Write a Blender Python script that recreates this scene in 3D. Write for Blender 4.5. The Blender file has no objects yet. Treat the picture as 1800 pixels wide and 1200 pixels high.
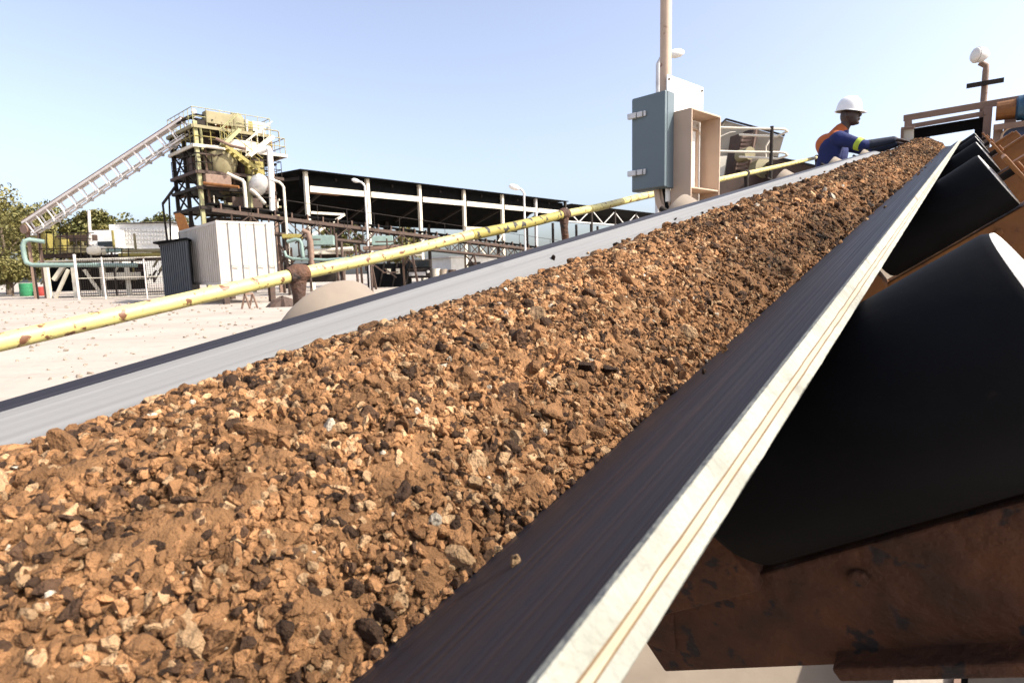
import bpy, math, random
import numpy as np
from mathutils import Vector, Matrix, noise
random.seed(7); rng = np.random.default_rng(7)
S = bpy.context.scene; COL = S.collection
# ------------------------------------------------------------------ camera
F = 1000.0; CX, CY = 900.0, 600.0; CAMH = 1.06
def _ray(x, y): return np.array([(x-CX)/F, (y-CY)/F, 1.0])
_g = _ray(1106, 8570); _g /= np.linalg.norm(_g)
_fw = np.array([0, 0, 1.0]) - _g*_g[2]; _fw /= np.linalg.norm(_fw)
_up = -_g; _rt = np.cross(_fw, _up)
if _rt[0] < 0: _rt = -_rt
RW = np.array([_rt, _fw, _up])                      # camera -> world rotation
CAM = np.array([0, 0, CAMH])
cd = bpy.data.cameras.new('camera'); cam = bpy.data.objects.new('camera', cd); COL.objects.link(cam)
cd.sensor_width = 36; cd.lens = 20; cd.clip_start = 0.01; cd.clip_end = 6000
cx, cy, cz = RW @ np.array([1, 0, 0]), RW @ np.array([0, -1, 0]), RW @ np.array([0, 0, -1])
cam.matrix_world = Matrix(((cx[0], cy[0], cz[0], 0), (cx[1], cy[1], cz[1], 0), (cx[2], cy[2], cz[2], CAMH), (0, 0, 0, 1)))
S.camera = cam
cd.dof.use_dof = True; cd.dof.focus_distance = 1.2; cd.dof.aperture_fstop = 16
# ------------------------------------------------------------------ sky, sun, exposure
SUN_AZ, SUN_EL = math.radians(108), math.radians(42)      # azimuth clockwise from +Y
wd = bpy.data.worlds.new('World'); S.world = wd; wd.use_nodes = True
nt = wd.node_tree; bg = nt.nodes['Background']
sk = nt.nodes.new('ShaderNodeTexSky'); sk.sky_type = 'NISHITA'; sk.sun_disc = False
sk.sun_elevation = SUN_EL; sk.sun_rotation = SUN_AZ; sk.dust_density = 7.0; sk.air_density = 1.0; sk.ozone_density = 2.5; sk.altitude = 800
hs = nt.nodes.new('ShaderNodeHueSaturation'); hs.inputs['Saturation'].default_value = .72; hs.inputs['Hue'].default_value = .508; nt.links.new(sk.outputs[0], hs.inputs['Color']); nt.links.new(hs.outputs[0], bg.inputs[0]); bg.inputs[1].default_value = 0.15
sl = bpy.data.lights.new('sun', 'SUN'); sl.energy = 3.6; sl.angle = math.radians(0.5); sl.color = (1, .94, .84)
so = bpy.data.objects.new('sun', sl); COL.objects.link(so)
sdir = Vector((math.sin(SUN_AZ)*math.cos(SUN_EL), math.cos(SUN_AZ)*math.cos(SUN_EL), math.sin(SUN_EL)))
so.rotation_euler = sdir.to_track_quat('Z', 'Y').to_euler()
S.view_settings.view_transform = 'Standard'; S.view_settings.look = 'None'
S.view_settings.gamma = 1; S.view_settings.exposure = 1.1
S.cycles.max_bounces = 6
# ------------------------------------------------------------------ places
_u = _ray(1710, 215); _u /= np.linalg.norm(_u)
_w = np.cross(_g, _u); _w /= np.linalg.norm(_w)
if _w[0] < 0: _w = -_w
_n = np.cross(_u, _w)
if _n @ _g > 0: _n = -_n
U, W, N = RW @ _u, RW @ _w, RW @ _n                 # along the belt, across it to the right, up from it
UH = np.array([U[0], U[1], 0]); UH /= np.linalg.norm(UH)
def B(t, a, b): return CAM + U*t + W*a + N*b        # belt frame -> world
def PZ(x, y, z): return CAM + RW @ (_ray(x, y)*z)
def PD(x, y, D):                                    # a spot seen in that direction, D metres ahead
    d = RW @ _ray(x, y); return CAM + d*(D/d[1])
def PT(x, y, t):
    d = RW @ _ray(x, y); return CAM + d*(t/(d @ U))
def gnd(p, z=0.0): return np.array([p[0], p[1], z])
# ------------------------------------------------------------------ mesh builder
OR = {}
class MB:
    def __init__(s): s.v = []; s.f = []; s.m = []
    def add(s, vs, fs, mi=0):
        k = len(s.v); s.v += [tuple(map(float, p)) for p in vs]
        s.f += [tuple(i+k for i in f) for f in fs]; s.m += [mi]*len(fs); return s
    def hexa(s, p, mi=0):                            # 8 corners: bottom 4, top 4
        return s.add(p, [(3, 2, 1, 0), (4, 5, 6, 7), (0, 1, 5, 4), (1, 2, 6, 5), (2, 3, 7, 6), (3, 0, 4, 7)], mi)
    def box(s, c, x, y, z, mi=0):                    # half-axis vectors
        c, x, y, z = map(np.asarray, (c, x, y, z))
        return s.hexa([c-x-y-z, c+x-y-z, c+x+y-z, c-x+y-z, c-x-y+z, c+x-y+z, c+x+y+z, c-x+y+z], mi)
    def beam(s, p, q, w, h=None, up=(0, 0, 1), mi=0):
        p, q = np.asarray(p, float), np.asarray(q, float); h = h or w
        d = q-p; L = np.linalg.norm(d)
        if L < 1e-6: return s
        d /= L; x = np.cross(d, up)
        if np.linalg.norm(x) < 1e-3: x = np.cross(d, (1, 0, 0.3))
        x /= np.linalg.norm(x); y = np.cross(x, d)
        return s.box((p+q)/2, x*w/2, d*L/2, y*h/2, mi)
    def tube(s, pts, r, seg=10, mi=0, caps=True, radii=None):
        pts = [np.asarray(p, float) for p in pts]; n = len(pts); vs = []; fs = []
        prev = None
        for i, p in enumerate(pts):
            d = pts[min(i+1, n-1)]-pts[max(i-1, 0)]; d /= max(np.linalg.norm(d), 1e-9)
            x = np.cross(d, (0, 0, 1)) if prev is None else prev-d*(prev @ d)
            if np.linalg.norm(x) < 1e-3: x = np.cross(d, (1, 0, 0))
            x /= np.linalg.norm(x); y = np.cross(d, x); prev = x
            rr = radii[i] if radii is not None else r
            for k in range(seg):
                a = 2*math.pi*k/seg; vs.append(p+x*rr*math.cos(a)+y*rr*math.sin(a))
        for i in range(n-1):
            for k in range(seg):
                a, b = i*seg+k, i*seg+(k+1) % seg; fs.append((a, b, b+seg, a+seg))
        if caps: fs.append(tuple(range(seg-1, -1, -1))); fs.append(tuple((n-1)*seg+k for k in range(seg)))
        return s.add(vs, fs, mi)
    def lathe(s, c, axis, prof, seg=20, mi=0):       # prof: (distance along axis, radius)
        c = np.asarray(c, float); d = np.asarray(axis, float); d = d/np.linalg.norm(d)
        return s.tube([c+d*h for h, r in prof], 0, seg, mi, True, [max(r, 1e-4) for h, r in prof])
    def capsule(s, p, q, r0, r1, seg=14):
        p, q = np.asarray(p, float), np.asarray(q, float); d = q-p; L = np.linalg.norm(d); d = d/L
        pts = []; rr = []
        for k in range(5):
            a = math.pi/2*(1-k/4); pts.append(p-d*r0*math.sin(a)); rr.append(max(r0*math.cos(a), 1e-4))
        for k in range(5):
            a = math.pi/2*k/4; pts.append(q+d*r1*math.sin(a)); rr.append(max(r1*math.cos(a), 1e-4))
        return s.tube(pts, 0, seg, 0, True, rr)
    def ellip(s, c, x, y, z, seg=18, rings=10, mi=0):
        c, x, y, z = map(np.asarray, (c, x, y, z)); vs = []; fs = []
        for i in range(rings+1):
            th = math.pi*i/rings
            for k in range(seg):
                a = 2*math.pi*k/seg; vs.append(c+z*math.cos(th)+(x*math.cos(a)+y*math.sin(a))*max(math.sin(th), 1e-3))
        for i in range(rings):
            for k in range(seg):
                a, b = i*seg+k, i*seg+(k+1) % seg; fs.append((a, a+seg, b+seg, b))
        return s.add(vs, fs, mi)
    def build(s, name, mats, parent=None, smooth=False, origin=None, bevel=0, remesh=0):
        po = OR.get(parent, np.zeros(3)) if parent else np.zeros(3)
        v = np.array(s.v)
        if origin is None: origin = po if parent else np.array([*(v.min(0)+v.max(0))[:2]/2, v[:, 2].min()])
        me = bpy.data.meshes.new(name); me.from_pydata([tuple(p) for p in v-origin], [], s.f)
        if not isinstance(mats, (list, tuple)): mats = [mats]
        for m in mats: me.materials.append(m)
        me.polygons.foreach_set('material_index', s.m)
        o = bpy.data.objects.new(name, me); COL.objects.link(o)
        o.location = origin-po; OR[o] = np.array(origin, float)
        if parent: o.parent = parent
        if smooth: me.polygons.foreach_set('use_smooth', [True]*len(me.polygons))
        if smooth == 'auto': me.set_sharp_from_angle(angle=math.radians(38))
        if bevel:
            b = o.modifiers.new('bevel', 'BEVEL'); b.width = bevel; b.segments = 2; b.limit_method = 'ANGLE'
        if remesh:
            r = o.modifiers.new('r', 'REMESH'); r.mode = 'VOXEL'; r.voxel_size = remesh
            sm = o.modifiers.new('s', 'SMOOTH'); sm.iterations = 6; sm.factor = .5
            dg = bpy.context.evaluated_depsgraph_get(); dg.update()
            nm = bpy.data.meshes.new_from_object(o.evaluated_get(dg)); o.modifiers.clear()
            old = o.data; o.data = nm; bpy.data.meshes.remove(old); nm.name = name
            nm.polygons.foreach_set('use_smooth', [True]*len(nm.polygons))
        me = o.data; me.update(); return o
def tag(o, label, cat=None, group=None, kind=None):
    if label: o['label'] = label
    if cat: o['category'] = cat
    if group: o['group'] = group
    if kind: o['kind'] = kind
    return o
def thing(name, loc, label, cat, group=None):
    o = bpy.data.objects.new(name, None); o.empty_display_size = .2; COL.objects.link(o); o.location = loc
    OR[o] = np.array(loc, float); return tag(o, label, cat, group)
def dup(o, loc, label=None):
    c = o.copy(); COL.objects.link(c); c.location = loc; OR[c] = np.array(loc, float)
    if label: c['label'] = label
    for ch in o.children:
        k = ch.copy(); COL.objects.link(k); k.parent = c
        for g in ch.children:
            q = g.copy(); COL.objects.link(q); q.parent = k
    return c
# ------------------------------------------------------------------ materials
def mat(name, c1, c2=None, rough=.6, metal=0.0, scale=6.0, bump=0.0, spots=None, spot_at=.6, spot_scale=18.0, bscale=None, stretch=None, spec=.5):
    m = bpy.data.materials.new(name); m.use_nodes = True; nt = m.node_tree; L = nt.links.new
    b = nt.nodes['Principled BSDF']; b.inputs['Roughness'].default_value = rough; b.inputs['Metallic'].default_value = metal
    b.inputs['Specular IOR Level'].default_value = spec
    tc = nt.nodes.new('ShaderNodeTexCoord'); co = tc.outputs['Object']
    if stretch:
        mp = nt.nodes.new('ShaderNodeMapping'); mp.inputs['Scale'].default_value = stretch; L(co, mp.inputs[0]); co = mp.outputs[0]
    def nz(sc, det=6):
        n = nt.nodes.new('ShaderNodeTexNoise'); n.inputs['Scale'].default_value = sc; n.inputs['Detail'].default_value = det; L(co, n.inputs['Vector']); return n.outputs['Fac']
    def ramp(fac, p0, p1):
        r = nt.nodes.new('ShaderNodeMapRange'); r.inputs[1].default_value = p0; r.inputs[2].default_value = p1; L(fac, r.inputs[0]); return r.outputs[0]
    def mix(fac, a, bb):
        x = nt.nodes.new('ShaderNodeMix'); x.data_type = 'RGBA'; L(fac, x.inputs[0])
        for i, q in ((6, a), (7, bb)):
            if isinstance(q, tuple): x.inputs[i].default_value = (*q, 1)
            else: L(q, x.inputs[i])
        return x.outputs[2]
    if c2 is None: c2 = tuple(x*.75 for x in c1)
    col = mix(ramp(nz(scale), .35, .68), c1, c2)
    if spots: col = mix(ramp(nz(spot_scale, 8), spot_at, spot_at+.05), col, spots)
    L(col, b.inputs['Base Color'])
    if bump:
        bp = nt.nodes.new('ShaderNodeBump'); bp.inputs['Strength'].default_value = bump; bp.inputs['Distance'].default_value = .02
        L(nz(bscale or scale*4, 8), bp.inputs['Height']); L(bp.outputs[0], b.inputs['Normal'])
    return m
RUST = (.09, .03, .012)
M = dict(
 ground=mat('pale_sand', (.385, .33, .275), (.32, .268, .22), .95, 0, .5, .9, spots=(.385, .325, .27), spot_at=.64, spot_scale=3.1, bscale=7),
 concrete=mat('concrete', (.55, .5, .44), (.42, .38, .33), .9, 0, 3, .3),
 ply=mat('belt_edge_ply', (.29, .285, .24), (.22, .215, .175), .8, 0, 22, .4, spots=(.17, .13, .09), spot_at=.66),
 plycream=mat('belt_fabric_ply', (.31, .285, .205), (.27, .245, .17), .8, 0, 25, .1),
 plyline=mat('belt_ply_line', (.115, .062, .02), (.095, .05, .017), .8, 0, 30, .1),
 black=mat('black_steel', (.006, .006, .007), (.004, .004, .0045), .7, 0, 9, .04, spec=.08, spots=(.016, .013, .010), spot_at=.70),
 cap=mat('pale_worn_steel', (.72, .69, .62), (.58, .54, .47), .55, 0, 20, .1, spots=(.2, .1, .05), spot_at=.68),
 dust=mat('dusty_roller', (.27, .215, .16), (.21, .165, .125), .75, 0, 8, .08),
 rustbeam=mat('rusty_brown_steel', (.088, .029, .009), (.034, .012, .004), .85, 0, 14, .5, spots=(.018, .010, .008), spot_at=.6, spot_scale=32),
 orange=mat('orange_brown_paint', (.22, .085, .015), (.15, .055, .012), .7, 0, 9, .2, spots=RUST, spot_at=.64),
 yellow=mat('chipped_yellow_paint', (.62, .53, .19), (.54, .45, .17), .5, 0, 10, .1, spots=(.16, .07, .035), spot_at=.575, spot_scale=44),
 oldyellow=mat('worn_mustard_paint', (.33, .27, .07), (.28, .22, .05), .6, 0, 12, .1, spots=(.03, .025, .02), spot_at=.57, spot_scale=34),
 rustpipe=mat('rusted_pipe', (.05, .024, .015), (.12, .05, .022), .8, 0, 18, .5, spots=(.02, .014, .012), spot_at=.58, spot_scale=30),
 tan=mat('tan_paint', (.50, .37, .27), (.43, .31, .22), .6, 0, 5, .05, spots=(.25, .13, .08), spot_at=.7),
 cream=mat('cream_paint', (.66, .6, .48), (.58, .52, .42), .6, 0, 4, .05, spots=(.3, .2, .12), spot_at=.7),
 grey=mat('blue_grey_paint', (.115, .15, .165), (.10, .13, .145), .45, 0, 4, .03),
 white=mat('white_paint', (.80, .78, .74), (.70, .68, .63), .6, 0, 3, .05, spots=(.45, .36, .26), spot_at=.7),
 galv=mat('galvanised_steel', (.62, .60, .58), (.48, .46, .44), .5, .3, 8, .05),
 steel=mat('dark_steel', (.022, .018, .016), (.038, .028, .022), .8, 0, 8, .1, spec=.2),
 brown=mat('brown_steel', (.072, .042, .028), (.045, .027, .019), .75, 0, 6, .15, spots=RUST, spot_at=.62),
 brownlight=mat('faded_brown_paint', (.22, .14, .10), (.17, .105, .075), .7, 0, 6, .1, spots=RUST, spot_at=.66),
 blue=mat('blue_machine_paint', (.02, .075, .13), (.015, .055, .10), .45, 0, 6, .05, spots=(.06, .05, .05), spot_at=.68),
 deepblue=mat('deep_blue_paint', (.012, .035, .10), (.01, .025, .075), .5, 0, 6, .05),
 teal=mat('pale_green_pipe_paint', (.22, .30, .265), (.18, .25, .22), .55, 0, 5, .05, spots=(.2, .12, .07), spot_at=.69),
 green=mat('green_drum_paint', (.03, .22, .09), (.025, .17, .07), .5, 0, 5),
 red=mat('red_paint', (.35, .04, .03), (.25, .03, .02), .6),
 roofdark=mat('dark_roof_sheet', (.008, .008, .008), (.005, .005, .005), .95, 0, 2, .1, spec=.05),
 cabin=mat('slate_sheet', (.06, .066, .075), (.045, .05, .06), .7, 0, 3, .05),
 olive=mat('olive_beige_paint', (.27, .23, .125), (.2, .165, .085), .7, 0, 2, .05, spots=RUST, spot_at=.66, spot_scale=8),
 limepaint=mat('faded_lime_paint', (.34, .32, .15), (.25, .235, .12), .6, 0, 2, .05, spots=(.2, .12, .06), spot_at=.62, spot_scale=6),
 pinkwhite=mat('pale_pinkish_paint', (.74, .68, .63), (.64, .57, .52), .6, 0, 3, .05, spots=(.3, .17, .11), spot_at=.66),
 bark=mat('bark', (.14, .10, .07), (.09, .065, .045), .9, 0, 5, .3),
 leafA=mat('olive_leaf', (.15, .14, .04), (.085, .09, .022), .7, 0, .8),
 leafB=mat('yellowish_leaf', (.21, .18, .055), (.12, .11, .03), .7, 0, .8),
 skin=mat('dark_skin', (.045, .022, .014), (.035, .016, .010), .5, 0, 12),
 cloth=mat('royal_blue_cloth', (.007, .016, .10), (.005, .011, .07), .85, 0, 8, .3, bscale=18),
 navy=mat('dark_navy_sleeve', (.007, .013, .03), (.006, .011, .025), .85, 0, 8, .3, bscale=18),
 hivis=mat('hi_vis_band', (.42, .52, .04), (.36, .45, .04), .7),
 vest=mat('orange_vest', (.42, .10, .02), (.34, .08, .015), .8, 0, 8, .2),
 helmet=mat('white_helmet', (.80, .79, .77), (.74, .73, .71), .35),
 boot=mat('boot_leather', (.03, .022, .018), None, .6),
 midgrey=mat('mid_grey_steel', (.26, .255, .25), (.2, .2, .195), .5, 0, 8),
 glass=mat('lamp_glass', (.75, .72, .66), (.66, .62, .55), .25),
 tyre=mat('tyre_rubber', (.015, .015, .016), None, .8),
 dirtywhite=mat('dusty_white_paint', (.52, .47, .41), (.45, .40, .34), .7, 0, 2, .05, spots=(.36, .28, .2), spot_at=.7),
 hoppertan=mat('faded_tan_sheet', (.42, .37, .29), (.34, .29, .22), .7, 0, 2.5, .1, spots=(.2, .13, .08), spot_at=.66),
 window=mat('dark_window', (.02, .025, .03), None, .12),
)
def ore_mat():
    m = bpy.data.materials.new('brown_ore'); m.use_nodes = True; nt = m.node_tree; L = nt.links.new
    b = nt.nodes['Principled BSDF']; b.inputs['Roughness'].default_value = .92; b.inputs['Specular IOR Level'].default_value = .2
    at = nt.nodes.new('ShaderNodeAttribute'); at.attribute_name = 'stone'
    tc = nt.nodes.new('ShaderNodeTexCoord'); nz = nt.nodes.new('ShaderNodeTexNoise'); nz.inputs['Scale'].default_value = 60; nz.inputs['Detail'].default_value = 8
    L(tc.outputs['Object'], nz.inputs['Vector'])
    mr = nt.nodes.new('ShaderNodeMapRange'); mr.inputs[1].default_value = .3; mr.inputs[2].default_value = .7; mr.inputs[3].default_value = .62; mr.inputs[4].default_value = 1.25
    L(nz.outputs['Fac'], mr.inputs[0])
    mx = nt.nodes.new('ShaderNodeVectorMath'); mx.operation = 'SCALE'; L(at.outputs['Color'], mx.inputs[0]); L(mr.outputs[0], mx.inputs['Scale'])
    L(mx.outputs[0], b.inputs['Base Color'])
    n2 = nt.nodes.new('ShaderNodeTexNoise'); n2.inputs['Scale'].default_value = 220; n2.inputs['Detail'].default_value = 6; L(tc.outputs['Object'], n2.inputs['Vector'])
    bp = nt.nodes.new('ShaderNodeBump'); bp.inputs['Strength'].default_value = .8; bp.inputs['Distance'].default_value = .009; L(n2.outputs['Fac'], bp.inputs['Height']); L(bp.outputs[0], b.inputs['Normal'])
    return m
M['ore'] = ore_mat()
def belt_mat(name, c1, c2, rough, spec):
    m = bpy.data.materials.new(name); m.use_nodes = True; nt = m.node_tree; L = nt.links.new; b = nt.nodes['Principled BSDF']
    b.inputs['Specular IOR Level'].default_value = spec
    at = nt.nodes.new('ShaderNodeAttribute'); at.attribute_name = 'lay'
    def nz(scale, lo, hi):
        mp = nt.nodes.new('ShaderNodeMapping'); mp.inputs['Scale'].default_value = scale; L(at.outputs['Vector'], mp.inputs[0])
        n = nt.nodes.new('ShaderNodeTexNoise'); n.inputs['Scale'].default_value = 1; n.inputs['Detail'].default_value = 7; L(mp.outputs[0], n.inputs['Vector'])
        r = nt.nodes.new('ShaderNodeMapRange'); r.inputs[1].default_value = lo; r.inputs[2].default_value = hi; L(n.outputs['Fac'], r.inputs[0]); return r.outputs[0]
    def mix(f, a, c):
        x = nt.nodes.new('ShaderNodeMix'); x.data_type = 'RGBA'; L(f, x.inputs[0]); x.inputs[7].default_value = (*c, 1)
        if isinstance(a, tuple): x.inputs[6].default_value = (*a, 1)
        else: L(a, x.inputs[6])
        return x.outputs[2]
    c = mix(nz((.5, 70, 1), .35, .7), c1, c2); c = mix(nz((6, 22, 1), .60, .78), c, tuple(.5*x+y for x, y in zip(c1, (.022, .017, .014))))
    L(c, b.inputs['Base Color'])
    f = nz((1.2, 160, 1), .3, .7); mr = nt.nodes.new('ShaderNodeMapRange'); mr.inputs[3].default_value = rough-.1; mr.inputs[4].default_value = rough+.2; L(f, mr.inputs[0]); L(mr.outputs[0], b.inputs['Roughness'])
    bp = nt.nodes.new('ShaderNodeBump'); bp.inputs['Strength'].default_value = .25; bp.inputs['Distance'].default_value = .002; L(f, bp.inputs['Height']); L(bp.outputs[0], b.inputs['Normal'])
    return m
M['rubber'] = belt_mat('belt_rubber', (.011, .011, .017), (.016, .016, .023), .5, .3); M['dustrubber'] = belt_mat('dusty_belt_rubber', (.18, .178, .175), (.125, .122, .12), .6, .4)  # second rubber is paler: dust plus full sun put into its colour
# ------------------------------------------------------------------ ground
def tracks(m):
    nt = m.node_tree; L = nt.links.new; b = nt.nodes['Principled BSDF']; src = b.inputs['Base Color'].links[0].from_socket
    tc = nt.nodes.new('ShaderNodeTexCoord'); out = src
    for rot, sc, lo, hi, c in ((.62, (.22, 2.6, 1), .52, .66, .93), (-.35, (.16, 1.9, 1), .56, .68, .94), (0, (2.2, 2.2, 1), .60, .70, .90)):
        mp = nt.nodes.new('ShaderNodeMapping'); mp.inputs['Rotation'].default_value = (0, 0, rot); mp.inputs['Scale'].default_value = sc; L(tc.outputs['Object'], mp.inputs[0])
        n = nt.nodes.new('ShaderNodeTexNoise'); n.inputs['Scale'].default_value = 1; n.inputs['Detail'].default_value = 5; L(mp.outputs[0], n.inputs['Vector'])
        r = nt.nodes.new('ShaderNodeMapRange'); r.inputs[1].default_value = lo; r.inputs[2].default_value = hi; r.inputs[3].default_value = 1; r.inputs[4].default_value = c; L(n.outputs['Fac'], r.inputs[0])
        v = nt.nodes.new('ShaderNodeVectorMath'); v.operation = 'SCALE'; L(out, v.inputs[0]); L(r.outputs[0], v.inputs['Scale']); out = v.outputs[0]
    L(out, b.inputs['Base Color'])
tracks(M['ground'])
g = MB(); g.add([(-3000, -3000, 0), (3000, -3000, 0), (3000, 3000, 0), (-3000, 3000, 0)], [(0, 1, 2, 3)])
tag(g.build('ground', M['ground'], origin=np.zeros(3)), None, kind='structure')

# ================================================================== THE CONVEYOR
A0, HB, SP = -.418, .11, .322          # centre of the belt, half of its flat, half of its span
BETA = math.radians(35); TOPB = -.14; RISE = (SP-HB)*math.tan(BETA); BOT = TOPB-RISE; THK = .021
T0, T1 = -1.6, 8.6                     # from behind the camera to the head pulley
WL = (SP-HB)/math.cos(BETA)
def trough(t):                         # trough angle and height of the flat at t
    k = min(max((t-6.6)/2.0, 0), 1); k = k*k*(3-2*k)
    return BETA*(1-k), BOT+(RISE*.42)*k
def belt_section(t):                   # points (a, b, normal a, normal b) across the top face
    be, b0 = trough(t); pts = []
    s_tot = HB+WL
    for s in np.concatenate([[-s_tot, -s_tot+.009], np.linspace(-s_tot+.024, s_tot-.024, 37), [s_tot-.009, s_tot]]):
        x = abs(s); R = .05            # rounded fold between flat and wing
        if x < HB-R: a, b, ang = x, 0, 0
        elif x < HB+R:
            q = (x-HB+R)/(2*R); ang = be*q
            a = HB-R; b = 0; nq = 8
            for i in range(nq): aa = be*q*(i+.5)/nq; a += (2*R*q/nq)*math.cos(aa); b += (2*R*q/nq)*math.sin(aa)
        else:
            a = HB-R; b = 0
            for i in range(8): aa = be*(i+.5)/8; a += (2*R/8)*math.cos(aa); b += (2*R/8)*math.sin(aa)
            a += (x-HB-R)*math.cos(be); b += (x-HB-R)*math.sin(be); ang = be
        sg = 1 if s >= 0 else -1
        pts.append((A0+sg*a, b0+b, -sg*math.sin(ang), math.cos(ang)))
    return pts
conv = thing('belt_conveyor', gnd(B(2.5, A0, 0)), 'long troughed black rubber belt conveyor climbing to the right, loaded with brown ore', 'conveyor')
ts = np.concatenate([np.linspace(T0, -.3, 6)[:-1], np.linspace(-.3, 3.0, 170)[:-1], np.linspace(3.0, 6.4, 60), np.linspace(6.55, T1, 16)])
mb = MB(); rows = []
for t in ts:
    sec = belt_section(t); rows.append([B(t, a, b) for a, b, _, _ in sec]+[B(t, a-na*THK, b-nb*THK) for a, b, na, nb in sec[::-1]])
# round the head pulley
be, b0 = trough(T1); RP = .16
for k in range(1, 9):
    th = math.pi*k/8
    sec = belt_section(T1)
    rows.append([B(T1+math.sin(th)*(RP+THK), a, b-(RP+THK)*(1-math.cos(th))) for a, b, _, _ in sec]+[B(T1+math.sin(th)*RP, a, b-THK-RP*(1-math.cos(th))) for a, b, _, _ in sec[::-1]])
nsec = len(rows[0]); vs = [p for r in rows for p in r]; fs = []; mi = []
for i in range(len(rows)-1):
    for k in range(nsec):
        k2 = (k+1) % nsec
        if k in (40, nsec-1): continue           # edges are their own mesh
        fs.append((i*nsec+k, i*nsec+k2, (i+1)*nsec+k2, (i+1)*nsec+k))
fm = [1 if (f[0] % nsec) < 13 and (f[0] % nsec) >= 1 else 0 for f in fs]  # left wing faces take the paler rubber with sunlight in its colour
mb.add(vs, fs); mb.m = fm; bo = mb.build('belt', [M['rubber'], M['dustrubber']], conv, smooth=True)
la = bo.data.attributes.new('lay', 'FLOAT_VECTOR', 'POINT'); lt = list(ts)+[T1+.08*k for k in range(1, 9)]
la.data.foreach_set('vector', np.array([(lt[i], (min(k, nsec-1-k))*.0183, 0) for i in range(len(rows)) for k in range(nsec)], np.float32).ravel())
# layered edge of the belt: cream rubber with two ochre fabric plies
frac = [0, .40, .455, .60, .655, .80, 1.0]; midx = [0, 1, 0, 1, 0, 0]
frac = [0, .05, .46, .505, .67, .715, 1.0]; midx = [0, 0, 1, 2, 1, 0]
for right in (True, False):
    mb = MB()
    for i in range(len(rows)-1):
        r0, r1 = rows[i], rows[i+1]
        i0, i1 = (40, 41) if right else (0, nsec-1)
        for j in range(6):
            o0 = .0006
            def q(r, f):
                p = r[i0]*(1-f)+r[i1]*f
                out = r[i0]-r[i0-1] if right else r[0]-r[1]
                jt = .0011*noise.noise(Vector(p)*34+Vector((f*5, 0, 0)))+.0008*noise.noise(Vector(p)*110)
                return p+out/np.linalg.norm(out)*(o0+.004+jt)
            a, b, c, d = q(r0, frac[j]), q(r1, frac[j]), q(r1, frac[j+1]), q(r0, frac[j+1])
            mb.add([a, b, c, d], [(0, 1, 2, 3)], midx[j])
        # lips that close the edge to the faces
        mb.add([r0[i0], r1[i0], r1[i0]*.9999+.0001*r1[i0], r0[i0]], [(0, 1, 2)], 0)
        e0 = r0[i0]-r0[i0-1] if right else r0[0]-r0[1]; e0 = e0/np.linalg.norm(e0)*.0052
        for f in (0, 1):
            p0 = r0[i0]*(1-f)+r0[i1]*f; p1 = r1[i0]*(1-f)+r1[i1]*f
            mb.add([p0, p1, p1+e0, p0+e0], [(0, 1, 2, 3)], 0)
    mb.build('belt_edge', [M['ply'], M['plyline'], M['plycream']] if right else [M['rubber']]*3, conv)
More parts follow.
